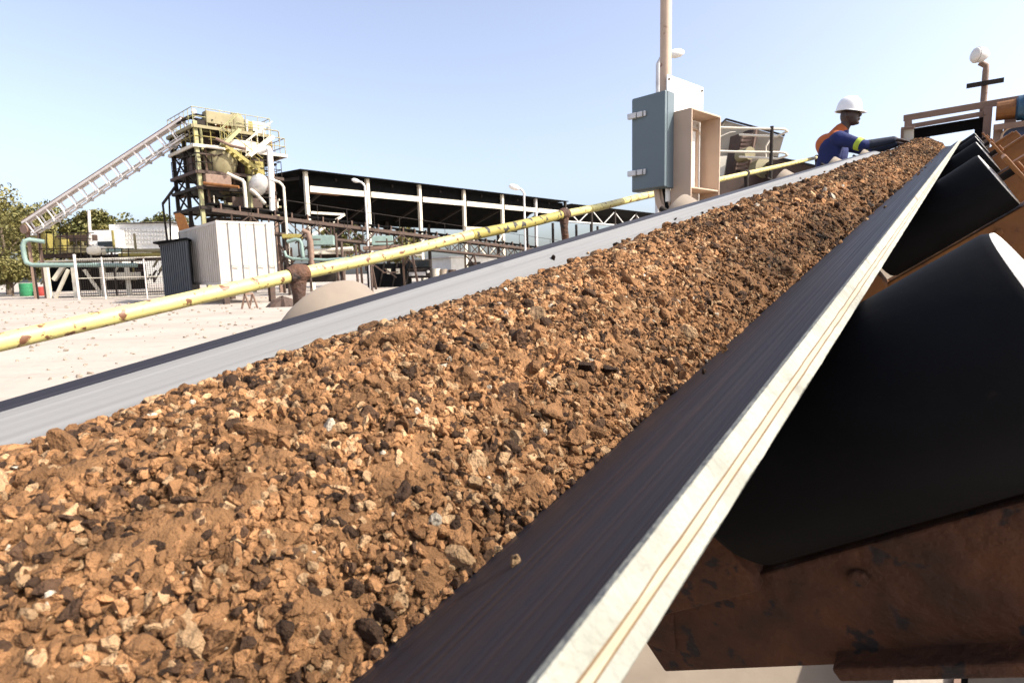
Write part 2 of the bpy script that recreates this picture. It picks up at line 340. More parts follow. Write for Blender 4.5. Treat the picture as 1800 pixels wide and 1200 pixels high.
# idlers
RR = .092
def idler(t, ext=.118, fm_='orange', RR=RR):
    ca = A0
    fr = MB()
    o = B(t, ca, BOT)
    piv = {}
    fr.beam(B(t, ca-HB-.02, BOT-.34), B(t, ca+HB+.02, BOT-.34), .07, .07, N)
    rolls = []
    for sg in (1, -1):
        ax = np.array([sg*math.cos(BETA), math.sin(BETA)]); nn = np.array([-sg*math.sin(BETA), math.cos(BETA)])
        base = np.array([ca+sg*HB, BOT])
        def Q(s, d, dt=0): q = base+ax*s-nn*d; return B(t+dt-(.085 if sg < 0 else 0), q[0], q[1])
        d0 = THK+RR+.004
        r = MB()
        e = WL+ext-(.03 if sg < 0 else 0)
        r.lathe(Q(.02, d0), Q(1, d0)-Q(0, d0), [(0, RR*.93), (.012, RR), (e-.02-.006, RR), (e-.02, RR*.97)], 40, 0)
        r.lathe(Q(e, d0), Q(1, d0)-Q(0, d0), [(.0, RR*.97), (.002, RR*.96), (.004, RR*.8), (.002, RR*.55), (.004, RR*.5), (.006, .012), (.007, .002)], 40, 1); r.lathe(Q(e+.004, d0), Q(1, d0)-Q(0, d0), [(0, .011), (.05, .011)], 10, 2)
        rolls.append(r)
        # inclined plate under the roller, with flange and upright ear at the outer end
        pd = d0+RR+.004; e2 = e+.22 if sg > 0 else e-.09
        w0, w1 = ((.10, .185) if t < 1 else (.12, .265)) if sg > 0 else (.09, .06)
        def slab_(s0, s1, da0, db0, da1, db1, u0, u1): fr.hexa([Q(s0, db0, u0), Q(s1, db1, u0), Q(s1, db1, u1), Q(s0, db0, u1), Q(s0, da0, u0), Q(s1, da1, u0), Q(s1, da1, u1), Q(s0, da0, u1)])
        slab_(-.24 if sg > 0 else -.05, e2, pd, pd+w0, pd, pd+w1, -.03, -.018)
        slab_(-.05, e2, pd, pd+.012, pd, pd+.012, -.018, .075)
        slab_(-.20, -.005, d0-.02, pd+.01, d0-.02, pd+.01, -.05, .02) if sg > 0 else None
        if sg > 0:
            bw = lambda q: w0+(w1-w0)*(q+.24)/(e2+.24)
            fr.hexa([Q(.02, pd+bw(.02)-.002, -.06), Q(e2, pd+w1-.002, -.06), Q(e2, pd+w1-.002, -.002), Q(.02, pd+bw(.02)-.002, -.002), Q(.02, pd+bw(.02)-.018, -.06), Q(e2, pd+w1-.018, -.06), Q(e2, pd+w1-.018, -.002), Q(.02, pd+bw(.02)-.018, -.002)])
            slab_(e+.036, e+.048, d0-.05, pd, d0-.05, pd, -.07, .07)
            fr.lathe(Q(e+.048, d0), Q(1, d0)-Q(0, d0), [(0, .018), (.012, .018)], 6)
            slab_(e+.048, e+.20, pd-.012, pd, pd-.012, pd, -.05, .05)
        for ds in (.10, .30): fr.lathe(Q(ds, pd+.03, -.03), -U, [(0, .011), (.008, .011)], 6)
        # leg down to the side beam
        fr.beam(Q(e2-.10, pd+.05, -.010), B(t-.010, ca+sg*.52, BOT-.42), .05, .012, U)
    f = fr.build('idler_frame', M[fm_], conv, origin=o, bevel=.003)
    cr = MB(); cr.lathe(B(t, ca-HB+.01, BOT-THK-RR-.004), W, [(0, RR*.95), (.01, RR), (2*HB-.03, RR), (2*HB-.02, RR*.95)], 32)
    cr.build('roller', M['black'], f, smooth='auto')
    for i, r in enumerate(rolls): r.build('roller', [M['black'] if i == 0 else M['dust'], M['cap'] if i == 0 else M['dust'], M['steel']], f, smooth='auto')  # left rollers tan instead of black: sunlight put into their colour
    return f
for t, q in ((-.95, 'rustbeam'), (.645, 'rustbeam'), (2.2, 'orange'), (3.72, 'orange'), (5.3, 'orange'), (6.9, 'orange')): idler(t, fm_=q, RR=.107 if t < 1 else .092)  # near frames dark rust, farther ones orange: light on them put into the colour
# side beams, return belt, head pulley, legs
for sg, nm in ((1, 'side_beam'), (-1, 'side_beam')):
    mb = MB(); a = A0+sg*.52
    mb.beam(B(T0, a, BOT-.50), B(T1+.2, a, BOT-.50), .012, .16, N)
    mb.beam(B(T0, a-.03, BOT-.416), B(T1+.2, a-.03, BOT-.416), .07, .010, N)
    mb.beam(B(T0, a-.03, BOT-.584), B(T1+.2, a-.03, BOT-.584), .07, .010, N)
    mb.build(nm, M['steel'], conv)
mb = MB(); mb.beam(B(T0, A0, BOT-.66), B(T1-.2, A0, BOT-.48), .73, .014, N); mb.build('return_belt', M['dust'], conv)
mb = MB(); mb.lathe(B(T1, A0-.38, b0-THK-RP), W, [(0, RP*.98), (.01, RP), (.75, RP), (.76, RP*.98)], 32); mb.build('head_pulley', M['steel'], conv, smooth='auto')
for t in (1.5, 4.4, 7.9):
    for sg in (1, -1):
        p = B(t, A0+sg*.56, BOT-.55); mb = MB(); mb.beam(p, gnd(p), .08, .08, UH); mb.box(gnd(p, .01), UH*.1, W*.1, (0, 0, .01))
        mb.build('support_leg', M['brownlight'], conv)
# ------------------------------------------------------------------ ore
def heap(t, a):                        # height of the load surface (b) at t, a
    x = (a-(A0-.07)); wv = noise.noise(Vector((t*1.7, a*2, 3.1)))
    hw = (.242 if x > 0 else .221)+.010*noise.noise(Vector((t*2.3, 7.7, 0)))
    k = min(abs(x)/hw, 1.35)
    be, b0 = trough(t); lift = b0-BOT
    hgt = .140*(1-.2*max(0, (t-6)/2.6))
    return BOT+lift+.012+hgt*(1-k**2.0)+.014*wv
def band(t, a):                        # damp and dry bands laid down lengthwise when the belt was fed
    q = noise.noise(Vector((t*1.3, a*16, 5.5)))+.6*noise.noise(Vector((t*3.1, a*38, 9.5)))
    p = noise.noise(Vector((t*3.6, a*6, 17.5)))     # damp dark clumps
    return min(max(1+.65*q-.9*max(0, p-.18), .3), 1.55)
def belt_b(t, a):
    be, b0 = trough(t); x = abs(a-A0)
    return b0+max(0, x-HB)*math.tan(be)
nt_, na_ = 1300, 110
tt = np.linspace(T0, T1-.03, nt_); aa = np.linspace(A0-.31, A0+.24, na_)
vs = []; cols = []
def stone_col(k=1.0):
    r = random.random()*.985
    if r < .68: c = np.array([.215, .108, .047])*(.55+.85*random.random())
    elif r < .85: c = np.array([.050, .027, .015])*(.5+1.0*random.random())
    elif r < .98: c = np.array([.32, .20, .105])*(.8+.5*random.random())
    else: c = np.array([.40, .34, .26])*(.75+.4*random.random())
    return np.clip(c*k*1.06, 0, .8)
for t in tt:
    for a in aa:
        P = Vector((t*26, a*26, 0)); d = .008*noise.noise(P)+.006*noise.noise(P*2.3)+.005*noise.noise(P*5.1)
        b = heap(t, a)+d
        vs.append(B(t, a, max(b, belt_b(t, a)-.012)))
        q = .5+.5*noise.noise(P*.7); cols.append(np.array([.185, .094, .041])*(.6+.7*q)*band(t, a))
fs = [(i*na_+k, i*na_+k+1, (i+1)*na_+k+1, (i+1)*na_+k) for i in range(nt_-1) for k in range(na_-1)]
V = [np.array(vs)]; FC = list(fs); CO = [np.array(cols)]; nv = len(vs)
# stone prototypes
import bmesh
def proto(sub):
    bm = bmesh.new(); bmesh.ops.create_icosphere(bm, subdivisions=sub, radius=1)
    sd = random.random()*100
    v = []
    cuts = [(Vector((random.gauss(0, 1), random.gauss(0, 1), random.gauss(0, 1))).normalized(), random.uniform(.38, .72)) for _ in range(8)]
    for q in bm.verts:
        p = q.co.copy()
        for nrm, dd in cuts:
            s = p.dot(nrm)-dd
            if s > 0: p -= nrm*s
        p *= 1+.18*noise.noise(p*1.6+Vector((sd, 0, 0)))
        v.append(p[:])
    f = [tuple(q.index for q in fc.verts) for fc in bm.faces]; bm.free(); return np.array(v), f
P0 = [proto(1) for _ in range(10)]; P1 = [proto(2) for _ in range(10)]; P2 = [proto(3) for _ in range(8)]
def place(t, a, size, hi, col, sink=.35, flat=.7):
    global nv
    pv, pf = random.choice(P2 if hi else P1 if size > .0045 else P0)
    q = rng.normal(size=4); q /= np.linalg.norm(q); w_, x, y, z = q
    R = np.array([[1-2*(y*y+z*z), 2*(x*y-w_*z), 2*(x*z+w_*y)], [2*(x*y+w_*z), 1-2*(x*x+z*z), 2*(y*z-w_*x)], [2*(x*z-w_*y), 2*(y*z+w_*x), 1-2*(x*x+y*y)]])
    sc = np.array([random.uniform(.8, 1.35), random.uniform(.7, 1.1), random.uniform(.5, .9)*flat/.7])
    p = (pv*sc) @ R.T*size
    b = max(heap(t, a), belt_b(t, a))
    c = B(t, a, b+size*(.6-sink)); col = np.asarray(col)*band(t, a)
    V.append(p+c); FC.extend([tuple(i+nv for i in f) for f in pf]); CO.append(np.tile(col, (len(pv), 1))); nv += len(pv)
def pick():
    while True:
        a = random.uniform(A0-.31, A0+.20)
        if heap(1, a) > belt_b(1, a)-.02: return a
for i in range(92000):
    t = -.5+(T1-.06+.5)*random.random() if i > 56000 else random.uniform(-.15, 2.0) if i > 28000 else random.uniform(-.15, .9)
    s = .0016+.0056*random.random()**2.0
    place(t, pick(), s, False, stone_col())
for i in range(3600):
    t = random.uniform(-.3, T1-.1) if i > 500 else random.uniform(-.1, 1.6)
    s = .0065+.0095*random.random()**2.4
    place(t, pick(), s, t < 1.3, stone_col(.92), sink=.5)
for i in range(3000):
    t = 1.5+(T1-1.6)*random.random(); place(t, pick(), .0075+.009*random.random()**1.8, False, stone_col(random.choice((.55, .9, 1.1, 1.35))), sink=.3)
for i in range(60):                    # fallen crumbs along the toe of the load
    place(random.uniform(-.2, 6.5), A0+random.choice((.2, -.27))+random.uniform(-.02, .03), .003+.006*random.random(), False, stone_col())
allv = np.concatenate(V); allc = np.concatenate(CO); org = B(2.5, A0, BOT)
me = bpy.data.meshes.new('ore_load'); me.from_pydata((allv-org).tolist(), [], FC); me.materials.append(M['ore'])
at = me.attributes.new('stone', 'FLOAT_COLOR', 'POINT'); at.data.foreach_set('color', np.concatenate([allc, np.ones((len(allc), 1))], 1).astype(np.float32).ravel())
sm = np.zeros(len(FC), bool); sm[:len(fs)] = True; me.polygons.foreach_set('use_smooth', sm)
o = bpy.data.objects.new('ore_load', me); COL.objects.link(o); o.location = org; OR[o] = org
tag(o, 'heap of crumbly brown crushed ore riding along the black belt', 'ore', kind='stuff')

# ================================================================== WALKWAY, HANDRAIL
WALK = -1.27
mb = MB()
p = [B(1.1, -1.62, WALK), B(1.1, -.90, WALK), B(10.4, -.90, WALK), B(10.4, -1.62, WALK)]
wk = thing('walkway', gnd(B(5, -1.3, 0)), 'brown steel walkway beside the conveyor, where the worker stands', 'walkway')
mb.hexa([q-N*.03 for q in p]+p); mb.build('deck', M['brown'], wk)
for a in (-1.61, -.91):
    mb = MB(); mb.beam(B(1.1, a, WALK-.09), B(10.4, a, WALK-.09), .05, .12, N); mb.build('deck_beam', M['brown'], wk)
for t in (3.2, 6.0, 9.0):
    for a in (-1.58, -.94):
        q = B(t, a, WALK-.15)
        if q[2] > .1: mb = MB(); mb.beam(q, gnd(q), .07, .07, UH); mb.build('support_leg', M['brown'], wk)
hr = thing('handrail', gnd(B(3, -1.5, 0)), 'yellow pipe handrail with flaking paint and rusty posts left of the conveyor', 'handrail')
def rail(t0, t1, m, r=.0185):
    mb = MB(); n = 12
    mb.tube([B(t0+(t1-t0)*i/n, -1.5, -.157-.004*math.sin(math.pi*i/n)) for i in range(n+1)], r, 18); mb.build('rail', m, hr, smooth='auto')
rail(-2.2, .895, M['yellow']); rail(.895, 1.66, M['yellow'], .0185); rail(1.66, 2.30, M['oldyellow'], .0205); rail(2.30, 3.1, M['yellow'], .019); rail(3.1, 10.2, M['yellow'], .020)
for t in (-1.7, .90, 2.33, 5.25, 8.2):
    mb = MB(); c = B(t, -1.5, -.157)
    base = B(t-.02, -1.5, WALK)
    foot = base if base[2] > 0.02 else gnd(c)
    rr_ = .018
    mb.tube([c+U*.01+N*.012, c+(0, 0, -.02), c+(0, 0, -.06), c*.5+foot*.5, foot], 0, 16, 0, True, [.016, .024, rr_, rr_*.95, rr_])
    mb.ellip(c, U*.034, W*.030, N*.030)
    mb.lathe(c-U*.03, U, [(0, .0225), (.012, .026), (.05, .026), (.06, .0225)], 16)
    mb.build('post', M['rustpipe'] if t < 5 else M['steel'], hr, smooth='auto')

# ================================================================== CABINET POLE
ZC = 2.85
ptop = PZ(1168, -260, ZC); pb = PZ(1168, 380, ZC); pole_xy = pb
CAX = np.array([W[0], W[1], 0]); CAX /= np.linalg.norm(CAX)      # across the belt
pole = thing('pole', gnd(pb), 'tall tan steel pole carrying the electrical boxes beside the belt', 'pole')
mb = MB(); mb.tube([gnd(pb), gnd(pb, CAMH+2.2)], .027, 20); mb.build('shaft', M['tan'], pole, smooth='auto')
mb = MB(); mb.box(gnd(pb, .01), (.11, 0, 0), (0, .11, 0), (0, 0, .01)); mb.build('base_plate', M['tan'], pole)
def quadbox(name, pts, depth, m, parent=None, **kw):  # panel from four corners with a thickness vector
    mb = MB(); p = [np.asarray(q) for q in pts]; mb.hexa(p+[q+depth for q in p]); return mb.build(name, m, parent, **kw)
Zt, Zb = PZ(1143, 165, 2.75)[2], PZ(1150, 330, 2.75)[2]
c0 = gnd(PZ(1108, 250, 2.86)); c1 = gnd(PZ(1171, 250, 2.72))       # outer edge and pole side of the grey face
d0 = c1-c0; Lf = np.linalg.norm(d0); d0 /= Lf; nrm = np.array([d0[1], -d0[0], 0])   # towards the camera
if nrm[1] > 0: nrm = -nrm
cab = thing('control_cabinet', gnd(c0*.5+c1*.5, Zb), 'blue-grey steel electrical cabinet with two silver latches hung on the tan pole', 'cabinet')
H = Zt-Zb; mid = (c0+c1)/2; back = -nrm
def cbox(s0, s1, z0, z1, y0, y1): # along face, height, depth behind the face
    p = c0+d0*s0; q = c0+d0*s1
    a = [gnd(p+back*y0, z0), gnd(q+back*y0, z0), gnd(q+back*y1, z0), gnd(p+back*y1, z0)]
    return a+[gnd(x, z1) for x in a]
mb = MB(); mb.hexa(cbox(0, Lf, Zb, Zt, .012, .075)); mb.build('case', M['grey'], cab, bevel=.004)
dr = MB(); dr.hexa(cbox(.018, Lf, Zb+.004, Zt-.004, -.012, .009)); dr = dr.build('door', M['grey'], cab, bevel=.004)
for fz in (.80, .19):
    z = Zb+H*fz; mb = MB()
    mb.hexa(cbox(.004, .050, z-.013, z+.013, -.034, -.014)); mb.hexa(cbox(.054, .084, z-.012, z+.014, -.026, -.013)); mb.hexa(cbox(.090, .100, z-.012, z+.014, -.024, -.013))
    mb.build('latch', M['galv'], dr, bevel=.002)
# conduit under the cabinet
mb = MB(); q = gnd(c0+d0*Lf*.62+back*.045, Zb); mb.tube([q, q-np.array([0, 0, .06])+d0*.01, q-np.array([0, 0, .14])+d0*.05, q-np.array([0, 0, .5])+d0*.07], .016, 12); mb.build('conduit', M['tan'], cab, smooth='auto')
# backing plate and open box
pl0 = gnd(PZ(1174, 200, 2.74)); pl1 = gnd(PZ(1237, 200, 2.95)); e0 = pl1-pl0; Lp = np.linalg.norm(e0); e0 /= Lp
en = np.array([e0[1], -e0[0], 0]); en = en if en[1] < 0 else -en
Zp1 = PZ(1174, 133, 2.74)[2]; Zp2 = PZ(1236, 160, 2.62)[2]; Zpb = PZ(1176, 352, 2.74)[2]
bx = thing('switch_box', gnd((pl0+pl1)/2, Zpb), 'open tan steel box on a white backing plate beside the grey cabinet', 'switch box')
def pbx(s0, s1, z0, z1, y0, y1):
    a = [gnd(pl0+e0*s0+en*y0, z0), gnd(pl0+e0*s1+en*y0, z0), gnd(pl0+e0*s1+en*y1, z0), gnd(pl0+e0*s0+en*y1, z0)]
    return a+[gnd(x, z1) for x in a]
mb = MB(); mb.hexa(pbx(0, Lp, Zpb, Zp1, -.012, -.004)); pl_ = mb.build('backing_plate', M['white'], bx, bevel=.002)
for s in (.012, Lp-.015):
    mb = MB(); mb.lathe(gnd(pl0+e0*s+en*-.004, Zp1-.02), en, [(0, .006), (.004, .006)], 6); mb.build('bolt', M['steel'], pl_)
bz1 = PZ(1208, 187, 2.66)[2]; bz0 = PZ(1215, 357, 2.70)[2]; dp = .11; w_ = .008; s0, s1 = .03, Lp-.025
sh = MB(); sh.hexa(pbx(s0, s0+w_, bz0, bz1, 0, dp)); sh.hexa(pbx(s1-w_, s1, bz0, bz1, 0, dp)); sh.hexa(pbx(s0+w_, s1-w_, bz1-w_, bz1, 0, dp)); sh.hexa(pbx(s0+w_, s1-w_, bz0, bz0+w_, 0, dp)); sh.hexa(pbx(s0+w_, s1-w_, bz0+.075, bz0+.083, 0, dp-.004))
sh.build('box_shell', M['tan'], bx, bevel=.0015)
mb = MB(); fz0, fz1 = bz0+.09, bz1-.05
for a in ((s0+.02, s0+.03, fz0, fz1), (s1-.06, s1-.05, fz0, fz1), (s0+.03, s1-.06, fz1-.01, fz1), (s0+.03, s1-.06, fz0, fz0+.01)): mb.hexa(pbx(*a, .001, .018))
mb.build('window_frame', M['tan'], bx, bevel=.001)
mb = MB(); mb.hexa(pbx(s0+.03, s1-.06, fz0+.01, fz1-.01, .002, .006)); mb.build('window_pane', M['white'], bx)
mb = MB(); q = gnd(pl0+e0*.05+en*.03, bz0); r_ = gnd(c0+d0*Lf*.8+back*.05, Zb)
mb.tube([q, q-np.array([0, 0, .05]), q*.6+r_*.4-np.array([0, 0, .11]), r_*.7+q*.3-np.array([0, 0, .09]), r_], .009, 8); mb.build('cable', M['black'], bx, smooth='auto')
for fz in (.12, .9):
    mb = MB(); mb.lathe(gnd(pb, Zb+H*fz-.012), (0, 0, 1), [(0, .028), (.002, .034), (.024, .034), (.026, .028)], 18); mb.build('clamp_band', M['midgrey'], pole, smooth='auto')
# ================================================================== LAMPS
def small_lamp(name, base, zt, arm, label, r, head, m='galv', group=None, headr=.16, bar=None, tilt=.25):
    o = thing(name, base, label, 'lamp post', group)
    top = gnd(base, zt); arm = np.asarray(arm, float)
    mb = MB(); mb.tube([base, top-np.array([0, 0, r*3]), top-np.array([0, 0, r])+arm*r*1.2, top+arm*r*3+np.array([0, 0, r*.8]), top+arm*head+np.array([0, 0, head*tilt])], r, 12); mb.build('post', M[m], o, smooth='auto')
    d = arm+np.array([0, 0, tilt]); d /= np.linalg.norm(d); c = top+arm*head*.75+np.array([0, 0, head*tilt*.75])
    mb = MB(); mb.lathe(c, d, [(0, headr*.25), (headr*.3, headr*.45), (headr*1.0, headr*.62), (headr*1.8, headr*.55), (headr*2.3, headr*.25), (headr*2.4, .002)], 20)
    mb.build('lamp_head', M['white'], o, smooth=True)
    if bar is not None:
        mb = MB(); z, L = bar; mb.beam(gnd(base, z)-W*L*.5, gnd(base, z)+W*L*.5, .03, .04); mb.build('crossbar', M['steel'], o)
    return o
b_ = PD(1157, 155, 9.5); zt = PD(1157, 99, 9.5)[2]
small_lamp('lamp_post', gnd(b_), zt, (1, 0.0, 0), 'pale lamp post with thick short arm partly hidden behind the tan pole', .04, .2, headr=.11, tilt=.12)
# ================================================================== PERSON
pz = 6.8
pel = PZ(1456, 319, pz)
FWD = np.array([W[0], W[1], 0]); FWD /= np.linalg.norm(FWD); RGT = -UH; UPV = np.array([0, 0, 1.0])
FEET = .90
# he stands on the walkway deck under him
tl = (pel-CAM) @ UH; deckz = B(0, 0, WALK)[2]; kz = U[2]/math.hypot(U[0], U[1])
deckz = CAM[2]+N[2]*WALK+(tl-(N*WALK) @ UH)*kz
PB = np.array([pel[0], pel[1], deckz]); PH = pel[2]-deckz
print('pelvis above deck', round(PH, 3), 'belt frame', [(round(float((pel-CAM) @ q), 2)) for q in (U, W, N)])
def J(f, r, z): return PB+FWD*f+RGT*r+UPV*(z+(PH-.93))
def JF(f, r, z): return PB+FWD*f+RGT*r+UPV*z
per = thing('person', PB, 'worker in white hard hat, blue overall and orange vest reaching over the ore', 'person')
def arms(mb, s, k, to=1.0):
    sh_, el, wr = (J(.12, s*.19, 1.38), J(.38, s*.25, 1.25), J(.66, s*.14, 1.29))
    mb.capsule(sh_, el, .062*k, .048*k)
    mb.capsule(el, el+(wr-el)*to, .047*k, (.047+(.031-.047)*to)*k); return sh_, el, wr
def legs(mb, s, k):
    hip, kn, an = J(-.02, s*.095, .93), JF(.02, s*.11, .5), JF(-.04, s*.12, .09)
    mb.capsule(hip, kn, .092*k, .062*k); mb.capsule(kn, an, .060*k, .042*k); return an
def torso(mb, k):
    mb.ellip(J(-.02, 0, .96), FWD*.125*k, RGT*.17*k, UPV*.15*k); mb.capsule(J(-.02, 0, .98), J(.03, 0, 1.2), .135*k, .145*k)
    mb.ellip(J(.05, 0, 1.25), FWD*.135*k, RGT*.19*k, UPV*.21*k); mb.capsule(J(.08, -.15, 1.385), J(.08, .15, 1.385), .068*k, .068*k)
mb = MB(); torso(mb, 1)
hc = J(.19, 0, 1.655)
mb.capsule(J(.10, 0, 1.43), J(.165, 0, 1.58), .062, .056)
mb.ellip(hc, FWD*.098, RGT*.076, UPV*.118); mb.ellip(hc+FWD*.045-UPV*.062, FWD*.055, RGT*.055, UPV*.062)
mb.ellip(hc+FWD*.105-UPV*.012, FWD*.022, RGT*.016, UPV*.026); mb.ellip(hc+FWD*.092-UPV*.058, FWD*.022, RGT*.026, UPV*.014); mb.ellip(hc+FWD*.08-UPV*.1, FWD*.024, RGT*.026, UPV*.02)
mb.ellip(hc+FWD*.088+UPV*.026, FWD*.014, RGT*.05, UPV*.012)
for s in (1, -1):
    mb.ellip(hc-FWD*.012+RGT*s*.078-UPV*.005, FWD*.02, RGT*.012, UPV*.034)
    sh_, el, wr = arms(mb, s, .93)
    d = (J(.78, s*.13, 1.25)-wr); d /= np.linalg.norm(d); side = np.cross(d, UPV); side /= np.linalg.norm(side); dn = np.cross(side, d)
    mb.ellip(wr+d*.055, d*.055, side*.042, dn*.019)
    for k, (o_, L_) in enumerate(((.030, .070), (.010, .082), (-.010, .076), (-.029, .060))):
        b1 = wr+d*.095+side*o_; m1 = b1+d*L_*.5-UPV*.004; e1 = m1+d*L_*.42-UPV*.022
        mb.capsule(b1-d*.02, m1, .0105, .0095, 10); mb.capsule(m1, e1, .0095, .008, 10)
    th = side*s*-1 if s > 0 else side
    b1 = wr+d*.035+th*.035; mb.capsule(b1, b1+d*.04+th*.022, .012, .011, 10); mb.capsule(b1+d*.04+th*.022, b1+d*.068+th*.024-UPV*.012, .011, .009, 10)
    an = legs(mb, s, .95); mb.ellip(an+FWD*.06-UPV*.04, FWD*.12, RGT*.04, UPV*.04)
body = mb.build('body', M['skin'], per, remesh=.0065)
mb = MB(); torso(mb, 1.09)
for s in (1, -1): sh_, el, wr = arms(mb, s, 1.22, .12); legs(mb, s, 1.16)
mb.capsule(J(.09, 0, 1.40), J(.12, 0, 1.47), .082, .075)
mb.build('overall', M['cloth'], per, remesh=.011)
for s in (1, -1):
    mb = MB(); _, el, wr = arms(MB(), s, 1); mb.capsule(el+(wr-el)*.08, el+(wr-el)*.93, .054, .040)
    mb.build('sleeve', M['navy'], per, remesh=.009)  # forearm darker: shade on the blue sleeve put into its colour
for s in (1, -1):
    mb = MB(); sh_, el, wr = arms(MB(), s, 1); d = el-sh_; L_ = np.linalg.norm(d); d /= L_
    mb.lathe(sh_+d*L_*.72, d, [(0, .069), (.004, .072), (.05, .069), (.054, .066)], 20)
    mb.build('sleeve_band', M['hivis'], per, smooth='auto')
# vest: a shell over chest and back with a rolled collar
mb = MB(); mb.ellip(J(.01, 0, 1.33), FWD*.15, RGT*.17, UPV*.15); mb.capsule(J(.07, -.12, 1.41), J(.07, .12, 1.41), .082, .082); mb.ellip(J(-.03, 0, 1.36), FWD*.125, RGT*.165, UPV*.125)
mb.capsule(J(.06, 0, 1.44), J(.11, 0, 1.50), .092, .082)
mb.build('vest', M['vest'], per, remesh=.011)
for s in (1, -1):
    mb = MB(); sh_, el, wr = (J(.12, s*.19, 1.38), J(.38, s*.25, 1.25), 0); 
    mb.capsule(sh_-UPV*.005, sh_+(el-sh_)*.5, .088, .068); mb.ellip(J(.03, s*.16, 1.24), FWD*.125, RGT*.06, UPV*.17); mb.build('sleeve', M['cloth'], per, remesh=.011)
for s in (1, -1):
    mb = MB(); an = JF(-.04, s*.12, .09); mb.ellip(an+FWD*.06-UPV*.04, FWD*.145, RGT*.052, UPV*.05); mb.capsule(an, an+UPV*.1, .056, .06); mb.build('boot', M['boot'], per, remesh=.01)
hm = MB(); tiltv = UPV*.985+FWD*.12; tiltv /= np.linalg.norm(tiltv); fx = np.cross(RGT, tiltv); fx = fx if fx @ FWD > 0 else -fx
hb = hc+UPV*.045-FWD*.012
vs = []; fs = []; sg_ = 28; prof = [(1.0, 0), (1.0, .02), (.97, .055), (.90, .09), (.76, .122), (.55, .146), (.3, .159), (.02, .164)]
for r, z in prof:
    for k in range(sg_):
        a = 2*math.pi*k/sg_; ridge = 1+.055*(abs(math.sin(a)) < .25)*(z > .05)
        vs.append(hb+fx*.132*r*math.cos(a)+RGT*.111*r*math.sin(a)+tiltv*z*ridge)
for i in range(len(prof)-1):
    for k in range(sg_): a, b = i*sg_+k, i*sg_+(k+1) % sg_; fs.append((a, b, b+sg_, a+sg_))
fs.append(tuple((len(prof)-1)*sg_+k for k in range(sg_)))
hm.add(vs, fs)
hm = hm.build('hard_hat', M['helmet'], per, smooth=True)
br = MB(); vs = []; fs = []
for k in range(sg_):
    a = 2*math.pi*k/sg_; c_, s_ = math.cos(a), math.sin(a); ext = .012+.045*max(c_, 0)**2; dz = -.018*max(c_, 0)
    i_ = hb+fx*.131*c_+RGT*.110*s_; o_ = hb+fx*(.131+ext)*c_+RGT*(.110+.014)*s_+tiltv*dz
    vs += [i_+tiltv*.006, o_+tiltv*.003, o_-tiltv*.003, i_-tiltv*.002]
for k in range(sg_):
    a, b = 4*k, 4*((k+1) % sg_)
    for j in range(4): fs.append((a+j, b+j, b+(j+1) % 4, a+(j+1) % 4))
br.add(vs, fs); br.build('brim', M['helmet'], hm, smooth='auto')

# ================================================================== HEAD END
TH = T1+.35
def pf(x, y, t=TH): return PT(x, y, t)
hf = thing('head_frame', gnd(pf(1665, 300)), 'square brown steel portal frame around the top end of the conveyor', 'frame')
def member(name, pts, w, h, m='brownlight', par=hf, up=N):
    mb = MB()
    for p, q in zip(pts[:-1], pts[1:]): mb.beam(p, q, w, h, up)
    return mb.build(name, M[m], par, bevel=.004)
tl_, tr_ = pf(1597, 207), pf(1738, 182)
lf, rf = pf(1597, 330), pf(1740, 330)
member('top_beam', [tl_+W*-.05, tr_+W*.45], .07, .075)
member('top_beam', [pf(1602, 222), pf(1734, 199)], .07, .055)
member('upright', [tl_-N*.04, gnd(tl_)], .075, .075, up=UH)
member('upright', [tr_-N*.04, gnd(tr_)], .075, .10, up=UH)
q0 = tr_+W*.20; member('upright', [q0-N*.04, gnd(q0)], .10, .10, up=UH)
# dark chute hood seen inside the frame
mb = MB(); xa, ya = 1606, 232
hx = lambda x, y, d=0: pf(x, y, TH+.1+d)
for c4 in ([(1606, 226), (1735, 205), (1735, 224), (1606, 245)], [(1607, 245.4), (1632, 241.4), (1632, 300), (1607, 300)], [(1713, 228), (1734, 224.6), (1734, 300), (1713, 300)]):
    pp = [hx(x, y) for x, y in c4]; mb.hexa([p+U*.3 for p in pp]+pp)
mb.build('chute_hood', M['black'], hf)
# short sheltering plate left of the frame
mb = MB(); pp = [pf(1586, 226, TH-.15), pf(1606, 225, TH-.15), pf(1606, 268, TH-.15), pf(1584, 270, TH-.15)]
mb.hexa(pp+[p+U*.03 for p in pp]); mb.build('skirt_plate', M['cream'], hf)
member('skirt_trim', [pf(1584, 226, TH-.17), pf(1608, 224, TH-.17)], .03, .03, 'brownlight'); member('skirt_trim', [pf(1586, 227, TH-.17), pf(1585, 272, TH-.17)], .03, .03, 'brownlight')
# drive motor on its bracket
mc = pf(1822, 186, TH-.3); mo = thing('drive_motor', gnd(mc, mc[2]-.12), 'blue drive motor with lifting eye on a bracket right of the portal frame', 'motor')
ax = W; mb = MB(); mb.lathe(mc-W*.17, W, [(0, .10), (.02, .128), (.05, .13), (.50, .13), (.54, .11), (.60, .09)], 28)
for k in range(18):
    a = 2*math.pi*k/18; d = N*math.cos(a)+U*math.sin(a); mb.beam(mc+d*.134-W*.11, mc+d*.134+W*.3, .02, .008, d)
mb.build('motor_body', M['blue'], mo, smooth='auto')
mb = MB(); mb.lathe(mc-W*.33, W, [(0, .10), (.16, .105)], 16); mb.build('gearbox_flange', M['orange'], mo)
mb = MB(); mb.tube([mc+N*.145+W*.0+N*(.03+.025*math.sin(a))+W*.025*math.cos(a) for a in np.linspace(0, 2*math.pi, 13)], .006, 8); mb.build('lifting_eye', M['galv'], mo, smooth=True)
